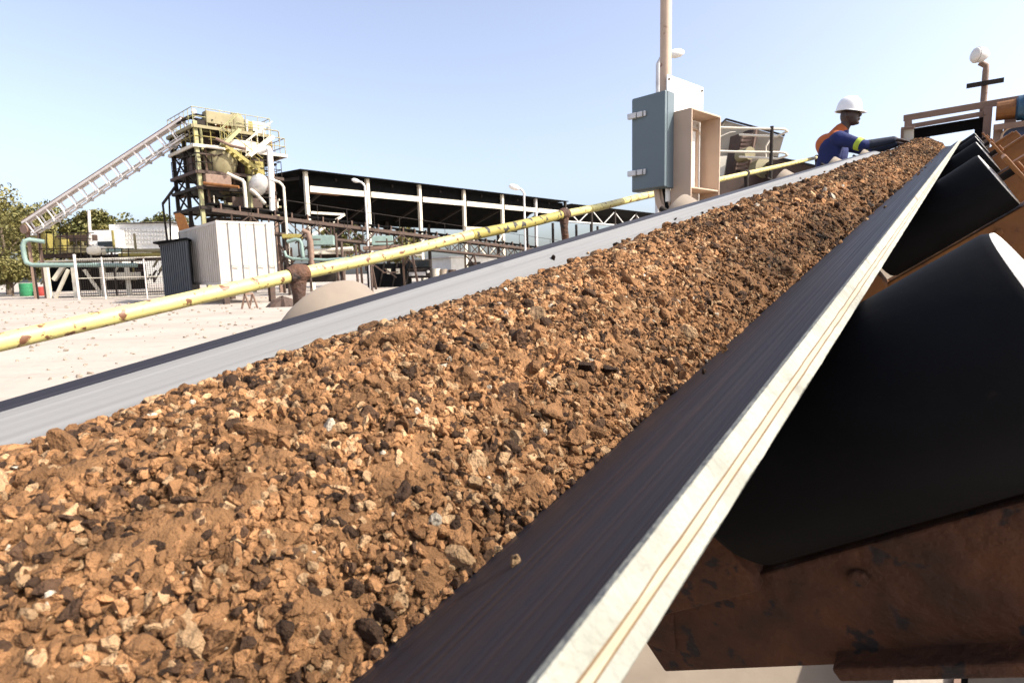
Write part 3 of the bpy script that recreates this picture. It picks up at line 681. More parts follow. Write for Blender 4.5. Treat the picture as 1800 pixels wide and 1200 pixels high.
mb = MB(); mb.box(mc-N*.165+W*.08, W*.42, U*.14, N*.03); mb.beam(mc-N*.19-W*.3, gnd(mc-W*.3), .08, .08, UH); mb.beam(mc-N*.19+W*.4, gnd(mc+W*.4), .08, .08, UH); mb.build('bracket', M['brownlight'], mo)
# belt guard
gc = pf(1790, 255, TH-.35); gd = thing('belt_guard', gnd(gc), 'deep blue rounded drive guard with tan rim below the blue motor', 'guard')
def rr_ring(c, w2, h2, r, k=6):
    out = []
    for sx, sy, a0 in ((1, 1, 0), (-1, 1, 90), (-1, -1, 180), (1, -1, 270)):
        for i in range(k+1): a = math.radians(a0+90*i/k); out.append(c+W*(sx*(w2-r)+r*math.cos(a))+N*(sy*(h2-r)+r*math.sin(a)))
    return out
mb = MB(); r1 = rr_ring(gc+W*.06, .20, .19, .09); n_ = len(r1)
mb.add(r1+[p+U*.1 for p in r1], [tuple(range(n_-1, -1, -1)), tuple(range(n_, 2*n_))]+[(i, (i+1) % n_, n_+(i+1) % n_, n_+i) for i in range(n_)]); mb.build('guard_case', M['deepblue'], gd)
mb = MB(); r2 = rr_ring(gc+W*.06-U*.005, .208, .198, .095); mb.tube(r2+[r2[0]], .012, 8); mb.build('guard_rim', M['tan'], gd, smooth='auto')
mb = MB(); mb.beam(gc-N*.2+W*.0, gnd(gc), .06, .06, UH); mb.build('support_leg', M['brownlight'], gd)
# lamp on the head frame
lb = pf(1728, 190, TH+.25); ltop = pf(1737, 112, TH+.25)
lamp = thing('lamp_post', gnd(lb), 'lamp post with round glass head and short crossbar above the portal frame', 'lamp post')
mb = MB(); mb.tube([gnd(lb), gnd(lb, ltop[2]-.06), gnd(lb, ltop[2])+W*.0, gnd(lb, ltop[2]+.05)-W*.06], .032, 14); mb.build('post', M['brownlight'], lamp, smooth='auto')
hc2 = pf(1721, 97, TH+.2); axl = -W*.8+N*.15-U*.55
mb = MB(); mb.lathe(hc2-axl*.10, axl, [(0, .03), (.02, .05), (.06, .078), (.12, .088), (.13, .088)], 26); mb.build('lamp_head', M['galv'], lamp, smooth='auto')
mb = MB(); mb.lathe(hc2-axl*.10+axl/np.linalg.norm(axl)*.131, axl, [(0, .085), (.02, .075), (.034, .04), (.037, .003)], 26); mb.build('lens', M['glass'], lamp, smooth=True)
mb = MB(); cbz = pf(1737, 144, TH+.25); mb.beam(gnd(lb, cbz[2])-W*.17-U*.05, gnd(lb, cbz[2])+W*.17-U*.05, .03, .05); mb.build('crossbar', M['steel'], lamp)
# right side: slim railing, cream plinths
rp = thing('guard_rail', gnd(PT(1795, 330, 5.6)), 'thin brown railing standing at the right behind the idlers', 'railing')
mb = MB()
for x, t in ((1795, 5.6), (1850, 4.6)): p = PT(x, 285, t); mb.tube([p, gnd(p)], .016, 8)
mb.tube([PT(1760, 287, 6.4), PT(1900, 283, 4.2)], .014, 8); mb.tube([PT(1765, 326, 6.4), PT(1900, 330, 4.2)], .012, 8); mb.build('rails', M['brownlight'], rp)
q = gnd(PD(1772, 470, 5.0)); mb = MB()
bl = thing('machine_base', q, 'cream concrete machine base with a low block on top, right of the idlers', 'machine base')
mb.box(q+(0, 0, .42), W*.55, UH*.4, (0, 0, .42)); mb.build('plinth', M['cream'], bl, bevel=.01)
mb = MB(); mb.box(q+(-.1, 0, .98), W*.14, UH*.14, (0, 0, .14)); mb.lathe(q+(.3, 0, .843), (0, 0, 1), [(0, .2), (.1, .2), (.16, .14)], 20); mb.build('block', M['orange'], bl, bevel=.006)

# ================================================================== HOPPER PLANT (centre right)
HD = 12.0
def hp(x, y, d=0): return PD(x, y, HD+d)
hop = thing('feed_hopper', gnd(hp(1315, 300)), 'large beige sheet metal hopper on a brown stand behind the electrical boxes', 'hopper')
fr_ = [hp(1245, 243), hp(1275, 212), hp(1378, 241, -.4), hp(1366, 282, -.3), hp(1345, 312, -.1), hp(1248, 312, .1)]
dv = np.array([-.5, 1.3, 0])
def prism(pts, d, name, m, par):
    mb = MB(); n = len(pts); mb.add(list(pts)+[p+d for p in pts], [tuple(range(n)), tuple(range(2*n-1, n-1, -1))]+[(i, n+i, n+(i+1) % n, (i+1) % n) for i in range(n)]); return mb.build(name, m, par)
prism(fr_, dv, 'bin', M['hoppertan'], hop)
mb = MB(); mb.beam(fr_[0]+(0, -.03, .02), fr_[1]+(0, -.03, .02), .05, .03); mb.beam(fr_[1]+(0, -.03, .02), fr_[2]+(0, -.03, .02), .05, .03); mb.build('rim', M['steel'], hop)
mb = MB(); mb.tube([hp(1262, 242, -.12), hp(1283, 233, -.12), hp(1294, 232, -.12)], .012, 6); mb.tube([hp(1346, 290, -.45), hp(1346, 258, -.45), hp(1352, 248, -.45), hp(1358, 240, -.45)], .018, 8); mb.build('pipe', M['cream'], hop)
cv = prism([hp(1303, 234, -.5), hp(1323, 234, -.5), hp(1327, 225, -.5), hp(1331, 226, -.5), hp(1335, 232, -.5), hp(1322, 275, -.5), hp(1310, 305, -.5), hp(1293, 305, -.5)], np.array([-.1, .3, 0]), 'elevator_leg', M['brown'], hop)
mb = MB()
for i in range(9):
    y = 240+i*7; x = 1305-i*1.5; mb.beam(hp(x, y, -.56), hp(x+20, y, -.56), .02, .05)
mb.beam(hp(1329, 226, -.6), hp(1316, 300, -.6), .1, .03); mb.build('ladder', M['brownlight'], hop)
mb = MB(); mb.lathe(hp(1330, 300, -.8), (0.3, -1, .1), [(0, .19), (.2, .19)], 18); mb.lathe(hp(1300, 275, -.7), (.3, -1, .0), [(0, .12), (.3, .12)], 14); mb.build('drive_drum', M['olive'], hop, smooth='auto')
prism([hp(1244, 276, -.6), hp(1278, 274, -.6), hp(1272, 312, -.6), hp(1244, 314, -.6)], np.array([0, .3, 0]), 'side_tank', M['cream'], hop)
prism([hp(1238, 311, -1), hp(1372, 306, -1), hp(1376, 350, -1), hp(1238, 356, -1)], np.array([-.3, 2.0, 0]), 'base_housing', M['brown'], hop)
for x, d in ((1245, -.4), (1365, -.5), (1262, 1.2), (1350, 1.2)):
    p = hp(x, 330, d); mb = MB(); mb.beam(p, gnd(p), .16, .16, UH); mb.build('stand', M['brown'], hop)
# brown sloping chute to the right of the hopper
ch = thing('sloping_chute', gnd(hp(1410, 320, -1)), 'dark brown sloping steel chute between the hopper and the worker', 'chute')
prism([hp(1362, 277, -1.5), hp(1400, 285, -2), hp(1470, 300, -2.5), hp(1470, 345, -2.5), hp(1362, 345, -1.5)], np.array([.2, 1.2, 0]), 'trough_side', M['brown'], ch)
mb = MB(); mb.beam(hp(1362, 277, -1.6), hp(1402, 285, -2.1), .05, .04); mb.beam(hp(1402, 285, -2.1), hp(1470, 301, -2.6), .05, .04); mb.build('edge_strip', M['steel'], ch)
for x in (1370, 1450):
    p = hp(x, 340, -1.6); mb = MB(); mb.beam(p, gnd(p), .12, .12, UH); mb.build('support_leg', M['brown'], ch)
# tubular railing before the hopper
RD = 8.2
ra = thing('tube_railing', gnd(PD(1357, 300, RD)), 'slim cream tube railing with looped ends and one dark post before the hopper', 'railing')
def rd(x, y, d=0): return PD(x, y, RD+d)
for y0, y1, y2, y3, m in ((224, 227, 231, 240, 'cream'), (266, 268, 273, 279, 'cream')):
    mb = MB(); mb.tube([rd(1225, y0-1), rd(1300, (y0+y1)/2), rd(1372, y1), rd(1380, y1+1), rd(1384, y2, .1), rd(1380, y2+2, .2), rd(1366, y3, .5), rd(1300, y3-3, 1.2)], .016, 10); mb.build('rail', M[m], ra, smooth='auto')
for x, d, m in ((1357, 0, 'steel'), (1228, 0, 'brown')):
    mb = MB(); p = rd(x, 222, d); mb.tube([p, gnd(p)], .024, 12); mb.build('post', M[m], ra, smooth='auto')

# ================================================================== BACKGROUND PLANT
def horz(x): return CAMH
# ---- container
CT = gnd(PD(389, 500, 22.5)); ph = math.radians(42); ce = np.array([math.cos(ph), math.sin(ph), 0]); cs = np.array([-math.sin(ph), math.cos(ph), 0])
cz0 = PD(391, 501, 22.5)[2]; cz1 = PD(383, 387, 22.5)[2]; CWID, CLEN = 2.2, 5.9
con = thing('shipping_container', CT, 'white corrugated shipping container on low stands with four lock rods on its doors', 'container')
def cp(i, j, z): return CT+ce*i+cs*j+np.array([0, 0, z])
mb = MB()
mb.hexa([cp(.04, .06, cz0+.1), cp(CWID-.04, .06, cz0+.1), cp(CWID-.04, CLEN-.03, cz0+.1), cp(.04, CLEN-.03, cz0+.1)]+[cp(.04, .06, cz1-.05), cp(CWID-.04, .06, cz1-.05), cp(CWID-.04, CLEN-.03, cz1-.05), cp(.04, CLEN-.03, cz1-.05)])
for k in range(19):
    j = .2+k*.295
    for i, sg in ((.02, 0), (CWID-.02, 0)): mb.hexa([cp(i-.02, j, cz0+.12), cp(i+.021, j, cz0+.12), cp(i+.021, j+.14, cz0+.12), cp(i-.02, j+.14, cz0+.12)]+[cp(i-.02, j, cz1-.12), cp(i+.021, j, cz1-.12), cp(i+.021, j+.14, cz1-.12), cp(i-.02, j+.14, cz1-.12)])
mb.build('shell', M['dirtywhite'], con)
mb = MB()
for i in (0, CWID-.1):
    for j in (0, CLEN-.1): mb.hexa([cp(i, j, cz0), cp(i+.1, j, cz0), cp(i+.1, j+.1, cz0), cp(i, j+.1, cz0), cp(i, j, cz1), cp(i+.1, j, cz1), cp(i+.1, j+.1, cz1), cp(i, j+.1, cz1)])
for z in (cz0, cz1-.12):
    for j in (0, CLEN-.1): mb.hexa([cp(.1, j+.005, z+.004), cp(CWID-.1, j+.005, z+.004), cp(CWID-.1, j+.09, z+.004), cp(.1, j+.09, z+.004), cp(.1, j+.005, z+.11), cp(CWID-.1, j+.005, z+.11), cp(CWID-.1, j+.09, z+.11), cp(.1, j+.09, z+.11)])
    for i in (.0, CWID-.1): mb.hexa([cp(i+.004, .1, z+.005), cp(i+.09, .1, z+.005), cp(i+.09, CLEN-.1, z+.005), cp(i+.004, CLEN-.1, z+.005), cp(i+.004, .1, z+.11), cp(i+.09, .1, z+.11), cp(i+.09, CLEN-.1, z+.11), cp(i+.004, CLEN-.1, z+.11)])
mb.build('corner_frame', M['dirtywhite'], con)
for k, (i0, i1) in enumerate(((.11, CWID/2-.008), (CWID/2+.008, CWID-.11))):
    mb = MB(); mb.hexa([cp(i0, .02, cz0+.13), cp(i1, .02, cz0+.13), cp(i1, .058, cz0+.13), cp(i0, .058, cz0+.13), cp(i0, .02, cz1-.13), cp(i1, .02, cz1-.13), cp(i1, .058, cz1-.13), cp(i0, .058, cz1-.13)])
    d = mb.build('door', M['dirtywhite'], con)
    for q in (.32, .78):
        i = i0+(i1-i0)*q; mb = MB(); mb.tube([cp(i, -.025, cz0+.06), cp(i, -.025, cz1-.06)], .02, 8); mb.beam(cp(i, -.06, cz0+.75), cp(i+.28, -.06, cz0+.70), .03, .03); mb.build('lock_rod', M['midgrey'], d)
for i in (.1, CWID-.3):
    for j in (.1, CLEN-.4): mb = MB(); mb.hexa([cp(i, j, 0), cp(i+.2, j, 0), cp(i+.2, j+.3, 0), cp(i, j+.3, 0), cp(i, j, cz0), cp(i+.2, j, cz0), cp(i+.2, j+.3, cz0), cp(i, j+.3, cz0)]); mb.build('stand', M['brown'], con)
# props leaning / trestles before the container
tr = thing('trestle', gnd(PD(432, 530, 19)), 'small brown A-frame trestle standing on the sand before the container', 'trestle')
mb = MB(); c = gnd(PD(432, 538, 19)); 
for d in (-.14, .14): mb.beam(c+(d, 0, 0), c+(0, 0, .5), .05, .05); mb.beam(c+(d+.12, .3, 0), c+(.12, .3, .5), .05, .05)
mb.beam(c+(0, 0, .5), c+(.12, .3, .5), .06, .06); mb.build('legs', M['brownlight'], tr)

# ---- process tower
TD = 34.0
TF = gnd(PD(357, 380, TD)); te = np.array([.72, .694, 0]); tsd = np.array([-.74, .672, 0]); TL_, TS_ = 4.25, 3.9
def tw(i, j, z): return TF+te*(i*TL_)+tsd*(j*TS_)+np.array([0, 0, z])
def tz(y, x=350, D=TD): return PD(x, y, D)[2]
zA, zB, zC, zD_, zT = tz(330), tz(302), tz(256), tz(222), tz(200)
tow = thing('process_tower', TF, 'tall rusty and lime yellow steel processing tower with decks, stairs and hoppers', 'tower')
for i, j, m in ((0, 0, 'limepaint'), (1, 0, 'brownlight'), (0, 1, 'steel'), (1, 1, 'steel'), (0, .5, 'steel')):
    mb = MB(); mb.beam(tw(i, j, 0), tw(i, j, zD_+(.3 if (i, j) == (0, 0) else 0)), .26 if j == 0 and i == 0 else .17, .2, te); mb.build('column', M[m], tow)
for z, m, x1 in ((zA, 'steel', 1), (zB, 'brown', 1.12), (zC, 'cream', 1.2), (zD_, 'olive', 1.0), (tz(365), 'steel', 1)):
    dk = MB(); dk.hexa([tw(-.03, -.04, z), tw(x1, -.04, z), tw(x1, 1.03, z), tw(-.03, 1.03, z), tw(-.03, -.04, z+.10), tw(x1, -.04, z+.10), tw(x1, 1.03, z+.10), tw(-.03, 1.03, z+.10)])
    dk = dk.build('deck', M['steel'], tow)
    mb = MB()
    for (a, b) in (((-.04, -.06), (x1+.01, -.06)), ((x1+.01, -.06), (x1+.01, 1.04)), ((-.05, -.06), (-.05, 1.04)), ((-.04, 1.06), (x1, 1.06))): mb.beam(tw(*a, z-.02), tw(*b, z-.02), .10, .17)
    mb.build('edge_beam', M[m], dk)
    if z in (zB, zC, zD_):
        mb = MB(); loop = [(-.03, -.04), (x1, -.04), (x1, 1.02), (-.03, 1.02), (-.03, -.04)]
        for (a, b) in zip(loop[:-1], loop[1:]):
            for h in (.55, 1.05): mb.tube([tw(*a, z+h), tw(*b, z+h)], .025, 6)
            for k in range(6): f = k/6; mb.tube([tw(a[0]+(b[0]-a[0])*f, a[1]+(b[1]-a[1])*f, z), tw(a[0]+(b[0]-a[0])*f, a[1]+(b[1]-a[1])*f, z+1.05)], .022, 6)
        mb.build('handrail', M['limepaint'] if z == zD_ else M['oldyellow'] if z == zC else M['steel'], dk)
# bracing
mb = MB(); lv = [0, tz(365), zA, zB, zC, zD_]
for z0, z1 in zip(lv[:-1], lv[1:]):
    mb.beam(tw(0, .02, z0), tw(0, .5, z1), .09, .06); mb.beam(tw(0, .5, z0), tw(0, 1, z1), .09, .06); mb.beam(tw(0, 1, z0), tw(0, .5, z1), .09, .06); mb.beam(tw(0, 1, z0), tw(1, 1, z1), .1, .06)
mb.beam(tw(1, 0, tz(365)), tw(.6, 0, zA), .1, .06); mb.beam(tw(0, 0, zC), tw(.25, 0, zB), .1, .06)
mb.build('bracing', M['steel'], tow)
# side porch on the far left
mb = MB(); mb.beam(tw(-.05, .9, tz(318)), tw(-.06, 1.5, tz(342)), .12, .12); mb.beam(tw(-.06, 1.5, tz(342)), tw(-.06, 1.45, 3.2), .1, .1); mb.beam(tw(-.05, 1.2, tz(330)), tw(-.06, 1.3, 3.2), .08, .08); mb.build('side_brace', M['steel'], tow)
# vessels, screens and chutes
mb = MB(); c = tw(.33, .12, (zB+zC)/2); mb.lathe(c-np.array([0, 0, .75]), (0, 0, 1), [(-.5, .25), (0, .75), (.7, .92), (1.2, .88), (1.35, .7)], 22); mb.build('hopper', M['olive'], tow, smooth='auto')
for i, j, z, r, h, m in ((.25, .25, zC, .5, 1.2, 'brown'), (.62, .2, zD_, .5, 1.15, 'olive'), (.80, .45, zC, .55, 1.5, 'cream'), (.38, .1, zD_, .6, .9, 'orange'), (.7, .2, zB, .6, 1.1, 'brown'), (.15, .6, zB, .5, 1.2, 'steel'), (.6, .7, zA, .7, .9, 'brownlight')):
    mb = MB(); mb.lathe(tw(i, j, z+.1), (0, 0, 1), [(0, r*.8), (h*.15, r), (h*.7, r), (h, r*.6)], 16); mb.build('vessel', M[m], tow, smooth='auto')
for i, j, z, a, b, c, m in ((.32, .02, zD_+.6, .8, .3, .35, 'olive'), (.55, .0, zC+.25, .9, .4, .3, 'cream'), (.75, .1, zB+.5, .5, .5, .45, 'oldyellow'), (.2, .0, zA+.4, .7, .5, .35, 'brownlight'), (.6, .1, zA-.7, .9, .5, .3, 'brown'), (.9, .2, zD_+.45, .4, .4, .45, 'cream'), (.1, .3, zC-.9, .5, .4, .4, 'brown'), (.5, .4, 4.2, 1.4, .8, .5, 'steel')):
    mb = MB(); mb.box(tw(i, j, z), te*a, tsd*b, (0, 0, c)); mb.build('machine_box', M[m], tow, bevel=.04)
# stairs
for (i0, z0, i1, z1, j, m) in ((.30, zC+.05, .78, zB+.1, -.09, 'oldyellow'), (.5, zD_, .28, zC+.1, -.09, 'limepaint'), (.6, zC-.4, .95, zC+.9, -.11, 'cream')):
    mb = MB()
    for dj in (0, -.13): mb.beam(tw(i0, j+dj, z0), tw(i1, j+dj, z1), .06, .2); mb.tube([tw(i0, j+dj, z0+.9), tw(i1, j+dj, z1+.9)], .025, 6)
    for k in range(9): f = k/8; a = tw(i0+(i1-i0)*f, j, z0+(z1-z0)*f); mb.beam(a, a+tsd*(-.13*TS_), .2, .04); mb.tube([a, a+np.array([0, 0, .9])], .02, 6) if k % 2 == 0 else None
    mb.build('stair', M[m], tow)
random.seed(21)
for k in range(34):
    i, j = random.uniform(0, 1.02), random.uniform(-.1, .25); z = random.uniform(tz(372), zD_+.6); L_ = random.uniform(.6, 2.2); d = random.choice([te, np.array([0, 0, 1.0]), te])
    p = tw(i, j, z); q = p+d*L_*.7; e = q+random.choice([np.array([0, 0, -1.0]), te, -tsd])*L_*.4; mb = MB(); mb.tube([p, q-d*.08, q+(e-q)*.1, e], random.uniform(.03, .08), 8); mb.build('pipe', M[random.choice(('cream', 'olive', 'limepaint', 'steel', 'brown', 'white'))], tow, smooth='auto')
for k in range(26):
    i, j = random.uniform(.05, 1.0), random.uniform(0, .5); z = random.choice([zA, zB, zC, zD_, tz(365)])+random.uniform(.15, .5); mb = MB(); mb.box(tw(i, j, z), te*random.uniform(.1, .4), tsd*random.uniform(.1, .3), (0, 0, random.uniform(.12, .45))); mb.build('machine_box', M[random.choice(('olive', 'steel', 'brown', 'oldyellow', 'cream', 'steel'))], tow, bevel=.02)
random.seed(22)
# pipes
def wpipe(pts, r, m, par, D, name='pipe'):
    mb = MB(); mb.tube([PD(x, y, D+d) for x, y, d in pts], r, 10); return mb.build(name, M[m], par, smooth='auto')
wpipe([(400, 305, 0), (414, 312, 0), (426, 317, 0), (429, 321, 0), (430, 330, 0), (433, 365, 0)], .10, 'cream', tow, 34)
wpipe([(438, 310, 0), (441, 365, 0)], .13, 'limepaint', tow, 35)
wpipe([(455, 268, 0), (468, 262, 0), (472, 261, 0), (474, 266, 0), (477, 320, 0), (479, 372, 0)], .16, 'white', tow, 35)
wpipe([(441, 333, 0), (450, 340, 0), (466, 358, 0)], .10, 'cream', tow, 34.5)
wpipe([(432, 262, 0), (405, 256, 0), (380, 244, 0)], .09, 'brownlight', tow, 34); wpipe([(362, 258, 0), (395, 262, 0)], .07, 'cream', tow, 33.6); wpipe([(358, 322, 0), (372, 324, 0), (420, 329, 0)], .09, 'orange', tow, 33.6)
mb = MB(); p0 = PD(452, 330, 35); mb.lathe(p0, (.3, -.2, .35), [(-.3, .4), (0, .5), (.5, .5), (.8, .3)], 16); mb.build('duct_elbow', M['galv'], tow, smooth='auto')
mb = MB(); mb.beam(tw(.1, .3, zD_), tw(.1, .3, tz(190)), .1, .1); mb.lathe(tw(.1, .3, tz(192)), (0, 0, 1), [(0, .1), (.15, .16), (.3, .1)], 10); mb.build('mast', M['pinkwhite'], tow)
mb = MB(); q = tw(.72, .1, tz(196)); mb.tube([tw(.72, .1, zD_), q], .07, 8); mb.tube([q+(-.05, 0, 0), q+(-.55, 0, .02), q+(-.6, 0, -.2)], .04, 8); mb.lathe(q-(0, 0, .3), (0, 0, 1), [(0, .1), (.2, .12), (.4, .1)], 8); mb.build('lamp_mast', M['galv'], tow)
mb = MB(); hz = [PD(320, 212, 34.5), PD(332, 205, 34.5), PD(345, 202, 34.5), PD(362, 206, 34.5), PD(374, 213, 34.5)]; mb.tube(hz, .09, 8); mb.tube([h+tsd*.9 for h in hz], .09, 8)
for h in hz: mb.beam(h, h+tsd*.9, .08, .05)
mb.build('belt_hood', M['steel'], tow)
# clutter of small beams that fills the frame
for k in range(98):
    i, j = random.uniform(.02, .98), random.uniform(-.02, .7); z = random.choice([zA, zB, zC, tz(365)])-random.uniform(.2, 1.2); d = random.choice([te, tsd, np.array([0, 0, 1.0]), te*.6+np.array([0, 0, .6])])
    p = tw(i, j, z); mb = MB(); mb.beam(p, p+d*random.uniform(.5, 1.9), random.uniform(.05, .14), random.uniform(.05, .14)); mb.build('beam', M[random.choice(('brown', 'steel', 'limepaint', 'olive', 'brownlight'))], tow)

# ---- gallery: pale truss conveyor climbing from the left
GD = 34.5
ga = thing('truss_gallery', gnd(PD(60, 480, GD+3)), 'pale lattice conveyor gallery climbing from the trees up to the tower top', 'conveyor')
g0, g1 = PD(43, 392, GD+3.5), PD(322, 210, GD+.6); gv = g1-g0; GLN = np.linalg.norm(gv); gv /= GLN
gs = np.cross(gv, (0, 0, 1)); gs /= np.linalg.norm(gs); gn = np.cross(gs, gv); HG = .98
for sgn in (.15, -.15):
    mb = MB(); q0, q1 = g0+gs*sgn, g1+gs*sgn
    mb.beam(q0, q1, .09, .14, gn); mb.beam(q0-gn*HG+gv*.6, q1-gn*HG, .08, .08, gn)
    nn = 14
    for k in range(nn+1):
        p = q0+gv*(.3+(GLN-.4)*k/nn); mb.beam(p, p-gn*HG+gv*.25, .065, .065, gs)
    mb.build('side_truss', M['pinkwhite'], ga)
mb = MB(); mb.beam(g0+gn*.14, g1+gn*.14, .28, .05, gn); mb.build('belt', M['brownlight'], ga)
for k in range(14):
    p = g0+gv*(.4+(GLN-.8)*k/13)-gn*(HG-.12); mb = MB(); mb.tube([p-gn*.16-gs*.24, p-gn*.16+gs*.24], .08, 10); mb.beam(p-gs*.22, p+gs*.22, .08, .08, gn); mb.build('return_roller', M['galv'], ga, smooth='auto')
mb = MB()
for k in range(27):
    p = g0+gv*(.3+(GLN-.6)*k/27); sag = lambda f: math.sin(f*math.pi*2)*.04
    mb.beam(p-gn*(HG-.2+sag(k/2)), p+gv*(GLN/27)-gn*(HG-.2+sag((k+1)/2)),   .24, .03, gn)
mb.build('return_belt', M['white'], ga)
mb = MB(); mb.lathe(g0-gn*.45-gs*.5, gs, [(.25, .30), (.75, .30)], 20); mb.build('tail_pulley', M['brownlight'], ga, smooth='auto')
for x, y in ((48, 405), (66, 398)):
    p = PD(x, y, GD+3.5); mb = MB(); mb.beam(p, gnd(p), .18, .18, te); mb.build('support_leg', M['brownlight'], ga)

# ---- dark truss conveyor to the right of the tower
kd = np.array([.7, .714, 0]); k0 = PD(366, 362, 32.0); 
def kz_at(L): return k0[2]-.0745*L
dc = thing('lattice_conveyor', gnd(k0+kd*15), 'long dark rusty lattice conveyor sloping down before the open shed', 'conveyor')
def kp(L, s, z): return np.array([k0[0], k0[1], 0])+kd*L+np.array([.714, -.7, 0])*s+np.array([0, 0, kz_at(L)+z])
KL = 36.0
for s in (.5, -.5):
    mb = MB(); mb.beam(kp(0, s, -.25), kp(KL, s, -.25), .12, .2); mb.beam(kp(2, s, -1.15), kp(KL, s, -1.15), .12, .14)
    nn = 34
    for k in range(nn):
        L = 1+k*(KL-1)/nn; mb.beam(kp(L, s, -.3), kp(L, s, -1.12), .07, .07)
        L2 = 1+(k+1)*(KL-1)/nn; mb.beam(kp(L if k % 2 else L2, s, -.3), kp(L2 if k % 2 else L, s, -1.12), .06, .05)
    mb.build('side_truss', M['brown'] if s > 0 else M['steel'], dc)
mb = MB(); mb.beam(kp(0, 0, .12), kp(KL, 0, .02), .7, .06); mb.build('belt', M['black'], dc)
for k in range(36):
    L = .5+k; mb = MB(); mb.beam(kp(L, -.46, -.12), kp(L, .46, -.12), .08, .06, mi=1)
    for s in (.42, -.42): mb.beam(kp(L, s*.5, -.05), kp(L, s, .16), .12, .10); mb.beam(kp(L, s*1.1, -.14), kp(L, s*1.1, .16), .06, .06, mi=1)
    mb.build('idler', [M['black'], M['brownlight']], dc)
for L in (4, 9.5, 13, 19, 25, 31):
    mb = MB()
    for s in (.5, -.5): mb.beam(kp(L, s, -1.1), gnd(kp(L+.3, s*1.7, 0)), .14, .14)
    zz = kz_at(L); mb.beam(gnd(kp(L+.2, .8, 0), zz*.35), gnd(kp(L, -.5, 0), zz*.65), .08, .08); mb.beam(gnd(kp(L+.2, -.8, 0), zz*.35), gnd(kp(L, .5, 0), zz*.65), .08, .08)
    mb.build('trestle', M['brown'], dc)
mb = MB()
for s in (.75,):
    mb.tube([kp(2, s, .1+.7), kp(KL, s, .1+.7)], .02, 6)
    for k in range(17): mb.tube([kp(2+2*k, s, -.3), kp(2+2*k, s, .8)], .02, 6)
mb.build('handrail', M['steel'], dc)

# ---- open shed
SD0 = 42.0; sp0 = gnd(PD(536, 298, SD0)); sd_ = np.array([2.81, 3.1, 0])*SD0/34; SBL = np.linalg.norm(sd_); sdn = sd_/SBL; spn = np.array([-sdn[1], sdn[0], 0])
SH = PD(530, 299, SD0)[2]; NB = 9
def sp(k, d, z): return sp0+sd_*k+spn*d+np.array([0, 0, z])
shed = thing('open_shed', sp(4, 3, 0), 'long open sided shed with dark roof on pale posts behind the lattice conveyor', 'shed')
mb = MB(); pr = [(-.5, SH-.05), (3.6, SH+.12), (7.4, SH-2.6)]; pk = [(-.5, SH-.13), (3.6, SH+.04), (7.4, SH-2.68)]
def roof(k0_, k1_, name, dz=0, pr=pr, pk=pk):
    mb = MB(); ring = pr+pk[::-1]; n = len(ring)
    A = [sp(k0_, d, z+dz) for d, z in ring]; Bq = [sp(k1_, d, z+dz) for d, z in ring]
    mb.add(A+Bq, [tuple(range(n)), tuple(range(2*n-1, n-1, -1))]+[(i, n+i, n+(i+1) % n, (i+1) % n) for i in range(n)]); return mb.build(name, M['roofdark'], shed)
roof(-.12, 6.0, 'roof'); roof(6.15, 10.2, 'roof', -.25, [(-.3, SH-.0), (3.6, SH-.3), (6.0, SH-1.2)], [(-.3, SH-.1), (3.6, SH-.4), (6.0, SH-1.3)])
mb = MB(); mb.hexa([sp(-.05, .3, SH-1.15), sp(6, .3, SH-1.15), sp(6, .42, SH-1.15), sp(-.05, .42, SH-1.15), sp(-.05, .3, SH-.2), sp(6, .3, SH-.2), sp(6, .42, SH-.2), sp(-.05, .42, SH-.2)]); mb.build('fascia', M['roofdark'], shed)
mb = MB(); mb.hexa([sp(0, 7.2, SH-3.0), sp(6, 7.2, SH-3.0), sp(6, 7.3, SH-3.0), sp(0, 7.3, SH-3.0), sp(0, 7.2, SH-2.6), sp(6, 7.2, SH-2.6), sp(6, 7.3, SH-2.6), sp(0, 7.3, SH-2.6)]); mb.build('rear_fascia', M['roofdark'], shed)
for k in range(0, 10):
    mb = MB(); mb.beam(sp(k, 0, 0), sp(k, 0, SH-.1 if k < 6.1 else SH-.35), .26, .26, sdn); mb.build('post', M['cream'] if k < 5 else M['galv'] if k == 5 else M['steel'], shed)
    mb = MB(); mb.beam(sp(k+.3, 7, 0), sp(k+.3, 7, SH-2.6 if k < 6 else SH-1.6), .24, .24, sdn); mb.build('rear_post', M['steel'], shed)
for k in range(6):
    mb = MB(); mb.beam(sp(k+.04, -.16, SH-1.32), sp(k+.96, -.16, SH-1.32), .12, .42); mb.build('crane_beam', M['cream'], shed)
    mb = MB(); mb.beam(sp(k+.5, .2, SH-.4), sp(k+.5, 7, SH-2.5), .16, .2); mb.beam(sp(k, .1, SH-.5), sp(k, 3.6, SH-.3), .14, .2); mb.build('rafter', M['steel'], shed)
mb = MB(); mb.beam(sp(0.02, -.2, SH-3.0), sp(.55, -.2, SH-3.0), .16, .16); mb.beam(sp(.55, -.2, SH-3.0), sp(.02, -.2, SH-4.6), .16, .16); mb.build('corner_brace', M['cream'], shed)
mb = MB(); mb.beam(sp(3, -.1, SH-3.55), sp(4.1, -.1, SH-3.55), .2, .3); mb.beam(sp(3, -.1, SH-3.8), sp(3.5, -.1, SH-6.0), .1, .1); mb.beam(sp(4, -.1, SH-3.8), sp(3.6, -.1, SH-6.0), .1, .1); mb.build('cross_beam', M['cream'], shed)
mb = MB()
for k in range(6, 10):
    mb.beam(sp(k, 0, SH-2.2), sp(k+1, 0, SH-2.2), .1, .15); mb.beam(sp(k, 0, SH-.6), sp(k+.5, 0, SH-2.2), .08, .1); mb.beam(sp(k+1, 0, SH-.6), sp(k+.5, 0, SH-2.2), .08, .1)
mb.build('side_truss', M['galv'], shed)
